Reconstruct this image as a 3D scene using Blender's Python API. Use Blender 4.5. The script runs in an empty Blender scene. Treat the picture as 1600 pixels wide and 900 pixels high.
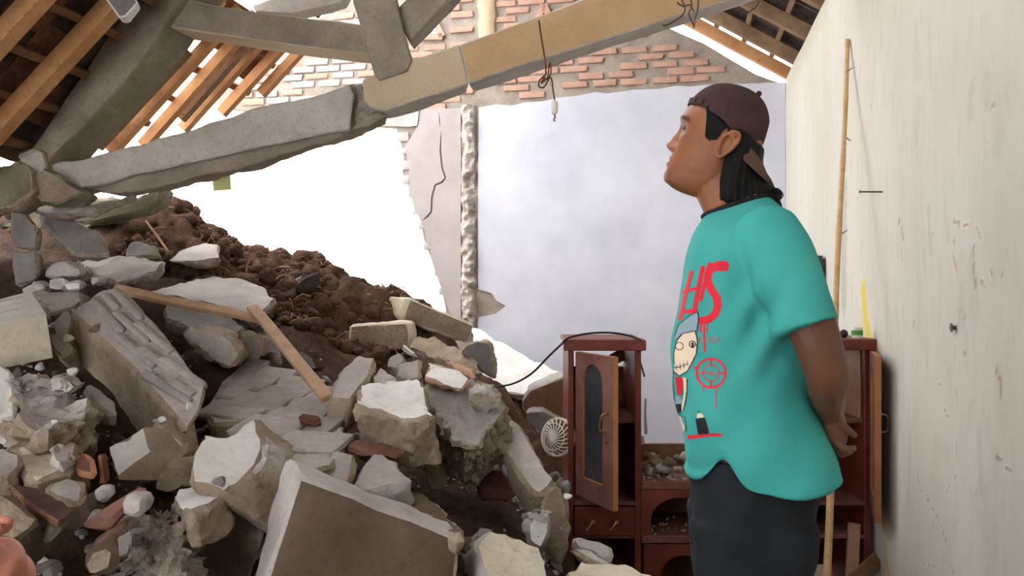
import bpy, bmesh, math, random
from mathutils import Vector, Matrix, noise, geometry
from mathutils.bvhtree import BVHTree

random.seed(7)
SC = bpy.context.scene
COL = SC.collection

# ------------------------------------------------------------------ camera, sky, exposure
F, CX, CY, H = 1250.0, 800.0, 450.0, 1.30
cam = bpy.data.cameras.new('camera'); cam.sensor_width = 36.0; cam.lens = 36.0 * F / 1600.0
cam.clip_start = 0.02
camo = bpy.data.objects.new('camera', cam); COL.objects.link(camo)
camo.location = (0, 0, H); camo.rotation_euler = (math.radians(90), 0, 0)
SC.camera = camo

w = bpy.data.worlds.new('overcast_sky'); SC.world = w; w.use_nodes = True
nt = w.node_tree; nt.nodes.clear()
out = nt.nodes.new('ShaderNodeOutputWorld'); bg = nt.nodes.new('ShaderNodeBackground')
bg.inputs['Color'].default_value = (1.0, 0.995, 0.985, 1); bg.inputs['Strength'].default_value = 3.0
nt.links.new(bg.outputs[0], out.inputs[0])

SC.view_settings.view_transform = 'Standard'; SC.view_settings.look = 'None'
SC.view_settings.gamma = 1.0; SC.view_settings.use_curve_mapping = False
SC.view_settings.exposure = 0.93
try:
    SC.cycles.max_bounces = 8; SC.cycles.diffuse_bounces = 6
except Exception:
    pass

# ------------------------------------------------------------------ helpers
def P(px, py, Y):
    return Vector(((px - CX) / F * Y, Y, H + (CY - py) / F * Y))

def lin(c):
    r = []
    for v in c:
        v /= 255.0
        r.append(v / 12.92 if v <= .04045 else ((v + .055) / 1.055) ** 2.4)
    return (r[0], r[1], r[2], 1)

def mat(name, c1, c2=None, c3=None, scale=6.0, fine=60.0, rough=.85, bump=.3, bdist=.01, metal=0.0,
        stretch=(1, 1, 1), spec=.25, contrast=(.35, .65), attr=None, world=False):
    m = bpy.data.materials.new(name); m.use_nodes = True
    n = m.node_tree.nodes; l = m.node_tree.links
    b = n['Principled BSDF']; b.inputs['Roughness'].default_value = rough; b.inputs['Metallic'].default_value = metal
    b.inputs['Specular IOR Level'].default_value = spec
    c2 = c2 or c1; c3 = c3 or c2
    tc = n.new('ShaderNodeTexCoord'); oi = n.new('ShaderNodeObjectInfo')
    mp = n.new('ShaderNodeMapping'); mp.inputs['Scale'].default_value = stretch
    ad = n.new('ShaderNodeVectorMath'); ad.operation = 'ADD'
    sc = n.new('ShaderNodeVectorMath'); sc.operation = 'SCALE'; sc.inputs[0].default_value = (13, 7, 17)
    l.new(oi.outputs['Random'], sc.inputs['Scale'])
    ge = n.new('ShaderNodeNewGeometry')
    l.new(ge.outputs['Position'] if world else tc.outputs['Object'], ad.inputs[0]); l.new(sc.outputs[0], ad.inputs[1]); l.new(ad.outputs[0], mp.inputs['Vector'])
    n1 = n.new('ShaderNodeTexNoise'); n1.inputs['Scale'].default_value = scale; n1.inputs['Detail'].default_value = 6; n1.inputs['Roughness'].default_value = .6
    n2 = n.new('ShaderNodeTexNoise'); n2.inputs['Scale'].default_value = fine; n2.inputs['Detail'].default_value = 5; n2.inputs['Roughness'].default_value = .65
    l.new(mp.outputs[0], n1.inputs['Vector']); l.new(mp.outputs[0], n2.inputs['Vector'])
    r = n.new('ShaderNodeValToRGB'); r.color_ramp.elements[0].position = contrast[0]; r.color_ramp.elements[1].position = contrast[1]
    r.color_ramp.elements[0].color = lin(c1); r.color_ramp.elements[1].color = lin(c2)
    l.new(n1.outputs['Fac'], r.inputs['Fac'])
    mx = n.new('ShaderNodeMix'); mx.data_type = 'RGBA'
    r2 = n.new('ShaderNodeValToRGB'); r2.color_ramp.elements[0].position = .52; r2.color_ramp.elements[1].position = .85
    l.new(n2.outputs['Fac'], r2.inputs['Fac']); l.new(r2.outputs[0], mx.inputs['Factor'])
    l.new(r.outputs['Color'], mx.inputs['A']); mx.inputs['B'].default_value = lin(c3)
    colout = mx.outputs['Result']
    if attr:
        at = n.new('ShaderNodeAttribute'); at.attribute_name = attr
        m2 = n.new('ShaderNodeMix'); m2.data_type = 'RGBA'
        l.new(at.outputs['Alpha'], m2.inputs['Factor']); l.new(colout, m2.inputs['A']); l.new(at.outputs['Color'], m2.inputs['B'])
        colout = m2.outputs['Result']
    l.new(colout, b.inputs['Base Color'])
    if bump:
        bp = n.new('ShaderNodeBump'); bp.inputs['Strength'].default_value = bump; bp.inputs['Distance'].default_value = bdist
        mm = n.new('ShaderNodeMath'); mm.operation = 'ADD'
        l.new(n1.outputs['Fac'], mm.inputs[0]); l.new(n2.outputs['Fac'], mm.inputs[1])
        l.new(mm.outputs[0], bp.inputs['Height']); l.new(bp.outputs[0], b.inputs['Normal'])
    return m

M = {}
M['dust'] = mat('dusty_concrete', (166, 158, 155), (194, 186, 181), (144, 135, 129), 5, 70, bump=.5)
M['dustd'] = mat('dark_dusty_plaster', (118, 114, 112), (142, 138, 136), (100, 94, 90), 5, 60, bump=.35)
M['tan'] = mat('broken_tan_mortar', (148, 131, 112), (178, 162, 142), (122, 105, 86), 8, 60, bump=.8, bdist=.015)
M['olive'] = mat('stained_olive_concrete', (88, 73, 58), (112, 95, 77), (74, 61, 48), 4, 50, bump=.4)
M['white'] = mat('white_plaster', (222, 219, 216), (236, 234, 232), (206, 200, 194), 7, 40, bump=.35)
M['cream'] = mat('cream_plaster', (206, 194, 172), (226, 217, 200), (170, 150, 122), 6, 40, bump=.35)
M['rough'] = mat('crumbled_mortar', (136, 122, 110), (178, 165, 154), (92, 76, 62), 14, 60, bump=1.0, bdist=.02)
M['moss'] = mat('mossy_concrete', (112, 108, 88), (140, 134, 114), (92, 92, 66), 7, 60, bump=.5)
M['beamg'] = mat('grey_beam_concrete', (172, 165, 158), (196, 189, 182), (142, 133, 124), 6, 60, bump=.6)
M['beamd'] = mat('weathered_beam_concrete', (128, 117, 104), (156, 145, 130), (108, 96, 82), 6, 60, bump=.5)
M['beamt'] = mat('tan_beam_plaster', (176, 156, 130), (194, 175, 148), (162, 142, 114), 2.5, 90, bump=.3, contrast=(.3, .7))
M['beamo'] = mat('ochre_stained_beam', (172, 140, 104), (190, 160, 124), (158, 124, 88), 2.5, 90, bump=.3)
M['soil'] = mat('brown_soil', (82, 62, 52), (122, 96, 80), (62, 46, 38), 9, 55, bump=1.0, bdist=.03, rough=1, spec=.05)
M['soild_shade'] = mat('dark_soil', (72, 57, 48), (102, 84, 72), (54, 43, 36), 9, 55, bump=1.0, bdist=.03, rough=1, spec=.05)
M['brick'] = mat('old_brick', (176, 138, 120), (194, 156, 138), (162, 142, 128), 9, 60, bump=.6, world=True)
M['brickp'] = mat('whitewashed_brick', (164, 158, 158), (184, 176, 174), (176, 152, 144), 9, 60, bump=.6, world=True)
M['mortar'] = mat('grey_brown_mortar', (142, 131, 120), (166, 155, 144), (124, 113, 102), 7, 60, bump=.8)
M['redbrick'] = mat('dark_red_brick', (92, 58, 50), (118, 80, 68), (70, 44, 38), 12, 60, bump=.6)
M['terra'] = mat('terracotta_tile', (104, 70, 54), (132, 94, 74), (82, 56, 44), 10, 60, bump=.5)
M['terrad'] = mat('dark_clay', (68, 48, 40), (92, 68, 56), (52, 38, 32), 10, 60, bump=.5)
M['terrab'] = mat('fresh_broken_terracotta', (186, 126, 96), (206, 150, 120), None, 12, 60, bump=.5)
M['tile'] = mat('sooty_roof_tile', (52, 44, 40), (84, 70, 62), (38, 32, 30), 10, 60, bump=.4, world=True)
M['wood'] = mat('pale_plank', (176, 140, 112), (198, 164, 136), (150, 116, 90), 4, 30, bump=.3, stretch=(4, 4, 4))
M['woodo'] = mat('orange_rafter_wood', (178, 128, 84), (202, 152, 106), (146, 100, 64), 5, 30, bump=.3)
M['woodg'] = mat('weathered_rafter_wood', (120, 96, 74), (150, 122, 96), (92, 70, 52), 5, 30, bump=.3)
M['woodd'] = mat('dark_batten_wood', (112, 80, 56), (140, 104, 76), (88, 60, 42), 5, 30, bump=.3)
M['woodr'] = mat('red_brown_plank', (118, 82, 70), (146, 108, 94), (92, 62, 52), 6, 30, bump=.4)
M['mahog'] = mat('mahogany_stain', (98, 42, 32), (120, 56, 44), (78, 32, 24), 6, 40, rough=.45, bump=.1, spec=.4)
M['mahogd'] = mat('dusty_mahogany', (104, 62, 54), (126, 86, 76), (84, 48, 42), 6, 40, rough=.6, bump=.1)
M['ply'] = mat('raw_brown_board', (108, 78, 54), (134, 100, 72), (90, 62, 42), 6, 40, rough=.7, bump=.2)
M['bamboo'] = mat('bamboo', (170, 134, 92), (192, 158, 114), (140, 104, 66), 8, 40, rough=.5, bump=.1)
M['brass'] = mat('dull_brass', (170, 140, 90), (190, 160, 110), None, 10, 40, rough=.35, metal=.9, bump=0)
M['metal'] = mat('dark_iron', (60, 54, 50), (84, 74, 66), None, 10, 40, rough=.5, metal=.6, bump=.2)
M['black'] = mat('black_cable', (22, 21, 22), (32, 31, 32), None, 10, 40, rough=.5, bump=0)
M['plastic'] = mat('white_plastic', (214, 208, 198), (226, 220, 212), None, 8, 40, rough=.4, bump=0)
M['floor'] = mat('earth_floor', (92, 78, 66), (122, 106, 92), (72, 60, 50), 3, 40, bump=.5)
M['grass'] = mat('hill_grass', (120, 140, 70), (150, 165, 95), (100, 110, 60), 3, 20, bump=.5)

WL = {}
def mk(name, bm, mats, parent=None, origin=None, smooth=True, sharp=35, label=None, cat=None, group=None, kind=None):
    me = bpy.data.meshes.new(name)
    if origin is None:
        xs = [v.co for v in bm.verts]
        c = sum(xs, Vector()) / max(1, len(xs))
        zmin = min(v.z for v in xs)
        origin = Vector((c.x, c.y, zmin))
    bmesh.ops.translate(bm, verts=bm.verts, vec=-origin)
    bm.to_mesh(me); bm.free()
    if not isinstance(mats, (list, tuple)): mats = [mats]
    for m in mats: me.materials.append(M[m] if isinstance(m, str) else m)
    if smooth:
        for p in me.polygons: p.use_smooth = True
        me.set_sharp_from_angle(angle=math.radians(sharp))
    o = bpy.data.objects.new(name, me); COL.objects.link(o)
    if parent:
        o.parent = parent; o.location = origin - WL[parent.name]
    else:
        o.location = origin
    WL[o.name] = origin.copy()
    tag(o, label, cat, group, kind)
    return o

def tag(o, label=None, cat=None, group=None, kind=None):
    if label: o['label'] = label
    if cat: o['category'] = cat
    if group: o['group'] = group
    if kind: o['kind'] = kind
    return o

def empty(name, loc, label=None, cat=None, group=None, kind=None):
    o = bpy.data.objects.new(name, None); COL.objects.link(o); o.location = loc; o.empty_display_size = .1
    WL[o.name] = Vector(loc)
    return tag(o, label, cat, group, kind)

def box8(bm, pts, mi=0):
    """hexahedron from 8 points: bottom ring of four then top ring of four"""
    v = [bm.verts.new(p) for p in pts]
    for f in ((0, 1, 2, 3), (7, 6, 5, 4), (0, 4, 5, 1), (1, 5, 6, 2), (2, 6, 7, 3), (3, 7, 4, 0)):
        fc = bm.faces.new([v[i] for i in f]); fc.material_index = mi
    return v

def abox(bm, c, u, v, n, mi=0):
    """box centred on c with half vectors u, v, n"""
    c, u, v, n = Vector(c), Vector(u), Vector(v), Vector(n)
    return box8(bm, [c - u - v - n, c + u - v - n, c + u + v - n, c - u + v - n, c - u - v + n, c + u - v + n, c + u + v + n, c - u + v + n], mi)

def bar(bm, a, b, wd, ht, up=Vector((0, 0, 1)), mi=0):
    a, b = Vector(a), Vector(b); d = (b - a)
    s = d.cross(up).normalized(); t = s.cross(d).normalized()
    return abox(bm, (a + b) / 2, d / 2, s * wd / 2, t * ht / 2, mi)

def tube(bm, pts, r, seg=8, cap=True, mi=0):
    pts = [Vector(p) for p in pts]
    rs = r if isinstance(r, (list, tuple)) else [r] * len(pts)
    rings = []; prev = None
    for i, p in enumerate(pts):
        d = (pts[min(i + 1, len(pts) - 1)] - pts[max(i - 1, 0)]).normalized()
        if prev is None:
            s = d.cross(Vector((0, 0, 1)))
            if s.length < .1: s = d.cross(Vector((1, 0, 0)))
            s.normalize()
        else:
            s = (prev - d * prev.dot(d)).normalized()
        prev = s; t = d.cross(s)
        rings.append([bm.verts.new(p + (s * math.cos(k * 2 * math.pi / seg) + t * math.sin(k * 2 * math.pi / seg)) * rs[i]) for k in range(seg)])
    for a, b in zip(rings, rings[1:]):
        for k in range(seg):
            f = bm.faces.new((a[k], a[(k + 1) % seg], b[(k + 1) % seg], b[k])); f.material_index = mi
    if cap:
        bm.faces.new(list(reversed(rings[0]))).material_index = mi; bm.faces.new(rings[-1]).material_index = mi
    return rings

def spline(pts, n=6):
    pts = [Vector(p) for p in pts]; o = []
    for i in range(len(pts) - 1):
        p0 = pts[max(0, i - 1)]; p1 = pts[i]; p2 = pts[i + 1]; p3 = pts[min(len(pts) - 1, i + 2)]
        for k in range(n):
            t = k / n
            o.append(.5 * ((2 * p1) + (p2 - p0) * t + (2 * p0 - 5 * p1 + 4 * p2 - p3) * t * t + (3 * p1 - p0 - 3 * p2 + p3) * t ** 3))
    o.append(pts[-1]); return o

def fbm(p, o=4):
    s, a = 0, 1
    for i in range(o):
        s += noise.noise(p) * a; p = p * 2.07 + Vector((3.1, 1.7, 5.3)); a *= .5
    return s

def roughen(bm, cell, amp, freq, off, fine=.35, bev=.012, iters=5, sidemult=1.0):
    bmesh.ops.recalc_face_normals(bm, faces=bm.faces)
    if bev:
        try: bmesh.ops.bevel(bm, geom=list(bm.edges), offset=bev, segments=1, profile=.6, affect='EDGES', clamp_overlap=True, material=1)
        except Exception: pass
    bmesh.ops.triangulate(bm, faces=bm.faces)
    for _ in range(iters):
        es = [e for e in bm.edges if e.calc_length() > cell]
        if not es: break
        bmesh.ops.subdivide_edges(bm, edges=es, cuts=1)
        bmesh.ops.triangulate(bm, faces=[f for f in bm.faces if len(f.verts) > 3])
    bm.normal_update()
    mv = []
    for v in bm.verts:
        side = any(f.material_index == 1 for f in v.link_faces)
        k = sidemult if side else 1.0
        d = noise.noise(v.co * freq + off) * amp * k + fbm(v.co * freq * 4 + off, 3) * amp * fine * k
        mv.append(v.normal * d)
    for v, d in zip(bm.verts, mv): v.co += d

CHUNKS = []
def chunk(name, label, poly, Y, g=(0, 0), th=.15, mats=('dust', 'tan'), amp=.010, freq=9, cell=.035, cat='rubble block', group=None,
          ev=None, back=.9, bev=.012, parent=None, sidemult=2.0, seed=None, fine=.4):
    """a lump whose visible face is poly (picture outline taken to its own distance, leaning by g) and which is th thick behind it"""
    cx = sum(p[0] for p in poly) / len(poly); cy = sum(p[1] for p in poly) / len(poly)
    pts = []
    for p in poly:
        y = p[2] if len(p) > 2 else Y + g[0] * (p[0] - cx) / 100 + g[1] * (p[1] - cy) / 100
        pts.append(P(p[0], p[1], y))
    c = sum(pts, Vector()) / len(pts)
    nrm = Vector()
    for i in range(len(pts)):
        nrm += (pts[i] - c).cross(pts[(i + 1) % len(pts)] - c)
    nrm.normalize()
    if nrm.dot(Vector((0, 0, H)) - c) < 0: nrm = -nrm
    e = Vector(ev) if ev else -nrm * th
    off = Vector((c.x * 7.3 + len(CHUNKS) * 1.37, c.y * 3.1, c.z * 5.7))
    bm = bmesh.new()
    a = [bm.verts.new(p) for p in pts]
    rnd = random.Random(len(CHUNKS) * 31 + 5)
    bpts = []
    for i, p in enumerate(pts):
        s = back + rnd.uniform(-.06, .06)
        bpts.append(c + (p - c) * s + e * rnd.uniform(.9, 1.1))
    b = [bm.verts.new(p) for p in bpts]
    f = bm.faces.new(a); f.material_index = 0
    f = bm.faces.new(list(reversed(b))); f.material_index = 1
    n = len(pts)
    for i in range(n):
        f = bm.faces.new((a[(i + 1) % n], a[i], b[i], b[(i + 1) % n])); f.material_index = 1
    roughen(bm, cell, amp, freq, off, bev=bev, sidemult=sidemult, fine=fine)
    o = mk(name, bm, mats, parent=parent, label=label, cat=cat if not parent else None, group=group)
    CHUNKS.append(o)
    return o, pts, nrm

BRICK_ME = {}
def brick_mesh(key, mname, seed=0):
    if key in BRICK_ME: return BRICK_ME[key]
    bm = bmesh.new(); abox(bm, (0, 0, 0), (.5, 0, 0), (0, .5, 0), (0, 0, .5))
    rnd = random.Random(seed + 3)
    for v in bm.verts: v.co += Vector((rnd.uniform(-.03, .03), rnd.uniform(-.05, .05), rnd.uniform(-.05, .05)))
    bmesh.ops.recalc_face_normals(bm, faces=bm.faces)
    bmesh.ops.bevel(bm, geom=list(bm.edges), offset=.05, segments=1, affect='EDGES')
    me = bpy.data.meshes.new('brick'); bm.to_mesh(me); bm.free()
    for p in me.polygons: p.use_smooth = True
    me.set_sharp_from_angle(angle=math.radians(50))
    me.materials.append(M[mname]); BRICK_ME[key] = me
    return me

def piece(name, me, parent, c, u, v, n):
    """a shared unit mesh placed with full vectors u, v, n as a child"""
    o = bpy.data.objects.new(name, me); COL.objects.link(o); o.parent = parent
    q = Matrix((u.normalized(), v.normalized(), n.normalized())).transposed().to_4x4()
    if q.to_3x3().determinant() < 0: q = Matrix((u.normalized(), v.normalized(), -n.normalized())).transposed().to_4x4()
    o.matrix_local = Matrix.Translation(Vector(c) - WL[parent.name]) @ q @ Matrix.Diagonal((u.length, v.length, n.length, 1))
    WL[o.name] = Vector(c)
    return o

def brick_courses(parent, A, Bp, C, D, rows, cols, key, proud=.012, gap=.006, jitter=.004, skip=(), tree=None):
    """bricks laid over the quad A B C D (A->B along the course, A->D across courses)"""
    nrm = (Bp - A).cross(D - A).normalized()
    if nrm.dot(Vector((0, 0, H)) - A) < 0: nrm = -nrm
    for r in range(rows):
        v0, v1 = r / rows, (r + 1) / rows
        x = -.5 / cols if r % 2 else 0
        k = 0
        def drp(p):
            if tree is None: return p
            loc, nn, i_, d_ = tree.ray_cast(p + nrm * .15, -nrm, .3)
            return loc if loc is not None else p
        while x < 1 - 1e-6:
            x0 = max(0, x); x1 = min(1, x + 1 / cols); x += 1 / cols; k += 1
            if x1 - x0 < .06 or (r, k) in skip: continue
            q = lambda s, t: drp((A * (1 - s) + Bp * s) * (1 - t) + (D * (1 - s) + C * s) * t)
            c = q((x0 + x1) / 2, (v0 + v1) / 2) + nrm * random.uniform(-jitter, jitter)
            u = q(x1, (v0 + v1) / 2) - q(x0, (v0 + v1) / 2); v = q((x0 + x1) / 2, v1) - q((x0 + x1) / 2, v0)
            u -= u.normalized() * gap; v -= v.normalized() * gap
            piece('brick', brick_mesh(key + str(random.randrange(4)), key, random.randrange(99)), parent, c, u, v, nrm * proud * 2)

def grow(bms, vox, smooth=3, name='tmp', fac=.5):
    """one continuous surface from overlapping closed shapes"""
    me = bpy.data.meshes.new(name)
    bms.to_mesh(me); bms.free()
    o = bpy.data.objects.new(name, me); COL.objects.link(o)
    r = o.modifiers.new('r', 'REMESH'); r.mode = 'VOXEL'; r.voxel_size = vox
    if smooth:
        s = o.modifiers.new('s', 'SMOOTH'); s.factor = fac; s.iterations = smooth
    dg = bpy.context.evaluated_depsgraph_get(); dg.update()
    m2 = bpy.data.meshes.new_from_object(o.evaluated_get(dg))
    bpy.data.objects.remove(o); bpy.data.meshes.remove(me)
    bm = bmesh.new(); bm.from_mesh(m2); bpy.data.meshes.remove(m2)
    return bm

# ------------------------------------------------------------------ room shell
CO = Vector((2.05, 6.0, 0)); AX = Vector((.208, .978, 0)).normalized(); BL = Vector((-AX.y, AX.x, 0))
EAVE = 2.86; PHI = math.radians(31.7)

def ray(px, py): return Vector(((px - CX) / F, 1, (CY - py) / F))
CAMP = Vector((0, 0, H))
def on_plane(px, py, p0, n):
    d = ray(px, py); t = (p0 - CAMP).dot(n) / d.dot(n)
    return CAMP + d * t
def backhit(px, py, off=0.0): return on_plane(px, py, CO - AX * off, AX)
def rightz(px, py, off=0.0): return on_plane(px, py, CO + BL * off, BL)
def inside(pt, poly):
    x, y = pt[0], pt[1]; r = False; n = len(poly)
    for i in range(n):
        x1, y1 = poly[i][0], poly[i][1]; x2, y2 = poly[(i + 1) % n][0], poly[(i + 1) % n][1]
        if (y1 > y) != (y2 > y) and x < (x2 - x1) * (y - y1) / (y2 - y1) + x1: r = not r
    return r
def seg_dist(p, a, b):
    ax, ay = a; bx, by = b; dx, dy = bx - ax, by - ay
    t = max(0, min(1, ((p[0] - ax) * dx + (p[1] - ay) * dy) / max(1e-9, dx * dx + dy * dy)))
    return math.hypot(p[0] - ax - t * dx, p[1] - ay - t * dy)

def cdt_faces(outline, holes, step, jitter=.0, clip=True):
    pts = []; edges = []
    for lp in [outline] + holes:
        b = len(pts); lp2 = []
        for i, p in enumerate(lp):
            q = lp[(i + 1) % len(lp)]; n = max(1, int(math.hypot(q[0] - p[0], q[1] - p[1]) / step))
            for k in range(n): lp2.append((p[0] + (q[0] - p[0]) * k / n, p[1] + (q[1] - p[1]) * k / n))
        pts += lp2
        edges += [(b + i, b + (i + 1) % len(lp2)) for i in range(len(lp2))]
    x0 = min(p[0] for p in outline); x1 = max(p[0] for p in outline); y0 = min(p[1] for p in outline); y1 = max(p[1] for p in outline)
    y = y0
    while y < y1:
        x = x0
        while x < x1:
            q = (x + random.uniform(-.2, .2) * step, y + random.uniform(-.2, .2) * step)
            if inside(q, outline) and not any(inside(q, h) for h in holes): pts.append(q)
            x += step
        y += step
    r = geometry.delaunay_2d_cdt([Vector(p) for p in pts], edges, [], 0, 1e-5)
    vs, fs = r[0], r[2]; keep = []
    for f in fs:
        c = sum((vs[i] for i in f), Vector((0, 0))) / len(f)
        if inside(c, outline) and not any(inside(c, h) for h in holes): keep.append(f)
    return vs, keep

def slab(name, outline, holes, step, to3d, thick, mats, n, parent=None, rough=0.0, freq=8, **kw):
    """flat sheet from a 2-D outline with a thickness along -n; n faces the viewer"""
    vs, fs = cdt_faces(outline, holes, step)
    bm = bmesh.new()
    a = [bm.verts.new(to3d(v)) for v in vs]; b = [bm.verts.new(to3d(v) - n * thick) for v in vs]
    if rough:
        for v in a: v.co += n * (noise.noise(v.co * freq) * rough + noise.noise(v.co * freq * 3.7) * rough * .5)
    ec = {}
    for f in fs:
        q = [a[i] for i in f]
        nn = (q[1].co - q[0].co).cross(q[2].co - q[0].co)
        if nn.dot(n) < 0: f = list(reversed(f))
        bm.faces.new([a[i] for i in f]); bm.faces.new([b[i] for i in reversed(f)])
        for i in range(len(f)):
            e = (f[i], f[(i + 1) % len(f)]); ec[e] = 1
    for (i, j) in list(ec):
        if (j, i) not in ec:
            fc = bm.faces.new((a[j], a[i], b[i], b[j])); fc.material_index = 1 if isinstance(mats, (list, tuple)) and len(mats) > 1 else 0
    for v in [v for v in bm.verts if not v.link_faces]: bm.verts.remove(v)
    return mk(name, bm, mats, parent=parent, **kw)

# floor and yard
bm = bmesh.new(); n = 40
g = [[bm.verts.new((-4 + 7 * i / n, -1.5 + 9.0 * j / n, noise.noise(Vector((i * .5, j * .5, 0))) * .02 - .02)) for j in range(n + 1)] for i in range(n + 1)]
for i in range(n):
    for j in range(n): bm.faces.new((g[i][j], g[i + 1][j], g[i + 1][j + 1], g[i][j + 1]))
mk('floor', bm, 'floor', kind='structure')
M['yard'] = mat('pale_yard_earth', (190, 180, 165), (205, 198, 180), None, 2, 20)
bm = bmesh.new(); vv = [bm.verts.new(p) for p in ((-25, 7.6, -.3), (25, 7.6, -.3), (25, 40, -.3), (-25, 40, -.3))]; bm.faces.new(vv)
mk('ground', bm, 'yard', kind='structure')

# right-hand wall: a fine grid that carries its stains as an attribute
M['wallr'] = mat('cream_limewash', (186, 181, 170), (202, 198, 188), (176, 171, 160), 1.6, 22, rough=.8, bump=.12, stretch=(1, 1, .35), attr='stain', contrast=(.3, .7))
def tz(px, py):
    p = rightz(px, py); return ((CO - p).dot(AX), p.z)
STAINS = []
def st(col, a, pts, r):
    q = [tz(*p) for p in pts]
    x0 = min(p[0] for p in q) - r * 2; x1 = max(p[0] for p in q) + r * 2; y0 = min(p[1] for p in q) - r * 2; y1 = max(p[1] for p in q) + r * 2
    STAINS.append((lin(col), a, q if len(q) > 1 else q * 2, r, (x0, x1, y0, y1)))
RU = (150, 104, 58); GR = (110, 104, 92); YE = (206, 186, 60)
for s in ([(1488, 345), (1500, 350)], [(1488, 398), (1493, 425)], [(1490, 375), (1491, 385)], [(1520, 410), (1524, 448)], [(1526, 355), (1532, 372)],
          [(1534, 440), (1538, 446)], [(1548, 424), (1550, 430)], [(1522, 380), (1520, 400)], [(1555, 575), (1560, 592)], [(1562, 590), (1563, 615)], [(1505, 352), (1512, 350)]):
    st(RU, .75, s, .007)
for s in ([(1410, 355), (1412, 375)], [(1408, 395), (1411, 405)], [(1427, 500), (1425, 515)], [(1474, 640), (1482, 656)], [(1462, 592), (1466, 602)], [(1556, 712), (1580, 740)], [(1492, 612), (1493, 630)]):
    st((120, 90, 62), .7, s, .006)
for s in ([(1434, 735), (1433, 755), (1452, 785), (1470, 820), (1484, 860), (1492, 900)], [(1436, 755), (1437, 830), (1442, 880), (1462, 885)], [(1492, 655), (1495, 740), (1478, 770)], [(1492, 530), (1490, 560), (1497, 600)]):
    st((96, 84, 70), .55, s, .003)
st(YE, .9, [(1349, 455), (1353, 505), (1363, 560)], .05); st(YE, .9, [(1379, 810), (1384, 860), (1388, 905)], .02)
st((220, 200, 90), .5, [(1366, 560), (1370, 600)], .02)
for i in range(46):
    x = random.uniform(1300, 1590); y = random.uniform(20, 880)
    st(random.choice([GR, (140, 128, 110), (150, 146, 120)]), random.uniform(.06, .18), [(x, y), (x + random.uniform(-6, 6), y + random.uniform(20, 120))], random.uniform(.01, .05))
for i in range(60):
    x = random.uniform(1260, 1590); y = random.uniform(100, 890)
    st((96, 88, 78), random.uniform(.3, .7), [(x, y), (x + random.uniform(-5, 5), y + random.uniform(-5, 8))], random.uniform(.0015, .004))
st((150, 160, 120), .35, [(1232, 120), (1258, 60), (1290, -10)], .12); st((120, 115, 108), .35, [(1320, 300), (1318, 470)], .06)
bm = bmesh.new(); step = .014; NT = int(6.0 / step); NZ = int(EAVE / step)
cl = bm.verts.layers.float_color.new('stain')
grid = []
for i in range(NT + 1):
    row = []
    for j in range(NZ + 1):
        t, z = i * step, j * EAVE / NZ
        v = bm.verts.new(CO - AX * t + Vector((0, 0, z)) + BL * (noise.noise(Vector((t * 1.5, z * 1.5, 0))) * .006))
        v[cl] = (1, 1, 1, 0); row.append(v)
    grid.append(row)
for (c, a, q, r, bb) in STAINS:
    for i in range(max(0, int(bb[0] / step)), min(NT, int(bb[1] / step) + 1) + 1):
        for j in range(max(0, int(bb[2] / (EAVE / NZ))), min(NZ, int(bb[3] / (EAVE / NZ)) + 1) + 1):
            t, z = i * step, j * EAVE / NZ
            d = min(seg_dist((t, z), q[k], q[k + 1]) for k in range(len(q) - 1)) + noise.noise(Vector((t * 40, z * 40, 3))) * r * .8
            f = a * max(0, min(1, 1.6 - d / r * 1.1))
            if f > 0:
                o = grid[i][j][cl]; na = max(o[3], f)
                grid[i][j][cl] = (c[0], c[1], c[2], na) if f >= o[3] else o
for i in range(NT):
    for j in range(NZ): bm.faces.new((grid[i][j], grid[i + 1][j], grid[i + 1][j + 1], grid[i][j + 1]))
bmesh.ops.recalc_face_normals(bm, faces=bm.faces)
# the back of the wall, so that it has its thickness
box = [CO - BL * .12, CO - BL * .12 - AX * 6.0]
vb = [bm.verts.new(box[0]), bm.verts.new(box[1]), bm.verts.new(box[1] + Vector((0, 0, EAVE))), bm.verts.new(box[0] + Vector((0, 0, EAVE)))]
bm.faces.new(vb)
bm.faces.new((grid[0][0], vb[0], vb[3], grid[0][NZ])); bm.faces.new((grid[0][NZ], vb[3], vb[2], grid[NT][NZ])); bm.faces.new((grid[NT][NZ], vb[2], vb[1], grid[NT][0]))
wall_right = mk('wall_right', bm, 'wallr', kind='structure', sharp=60)

# the rest of the shell behind the camera: end of the right wall and the front wall, its unseen doorway widened to let in fill light
bm = bmesh.new()
def wbox(bm, s0, s1, t0, t1, z0, z1):
    q = lambda s, t, z: CO + BL * s - AX * t + Vector((0, 0, z))
    box8(bm, [q(s0, t0, z0), q(s1, t0, z0), q(s1, t1, z0), q(s0, t1, z0), q(s0, t0, z1), q(s1, t0, z1), q(s1, t1, z1), q(s0, t1, z1)])
wbox(bm, -.12, 0, 6.0, 8.2, 0, EAVE)
bmesh.ops.recalc_face_normals(bm, faces=bm.faces)
mk('wall_right', bm, 'wallr', kind='structure', smooth=False)
bm = bmesh.new()
wbox(bm, 0, 1.6, 8.1, 8.22, 0, EAVE); wbox(bm, 3.6, 4.8, 8.1, 8.22, 0, EAVE); wbox(bm, 1.6, 3.6, 8.1, 8.22, 2.4, EAVE)
bmesh.ops.recalc_face_normals(bm, faces=bm.faces)
mk('wall_front', bm, 'wallr', kind='structure', smooth=False)

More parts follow.
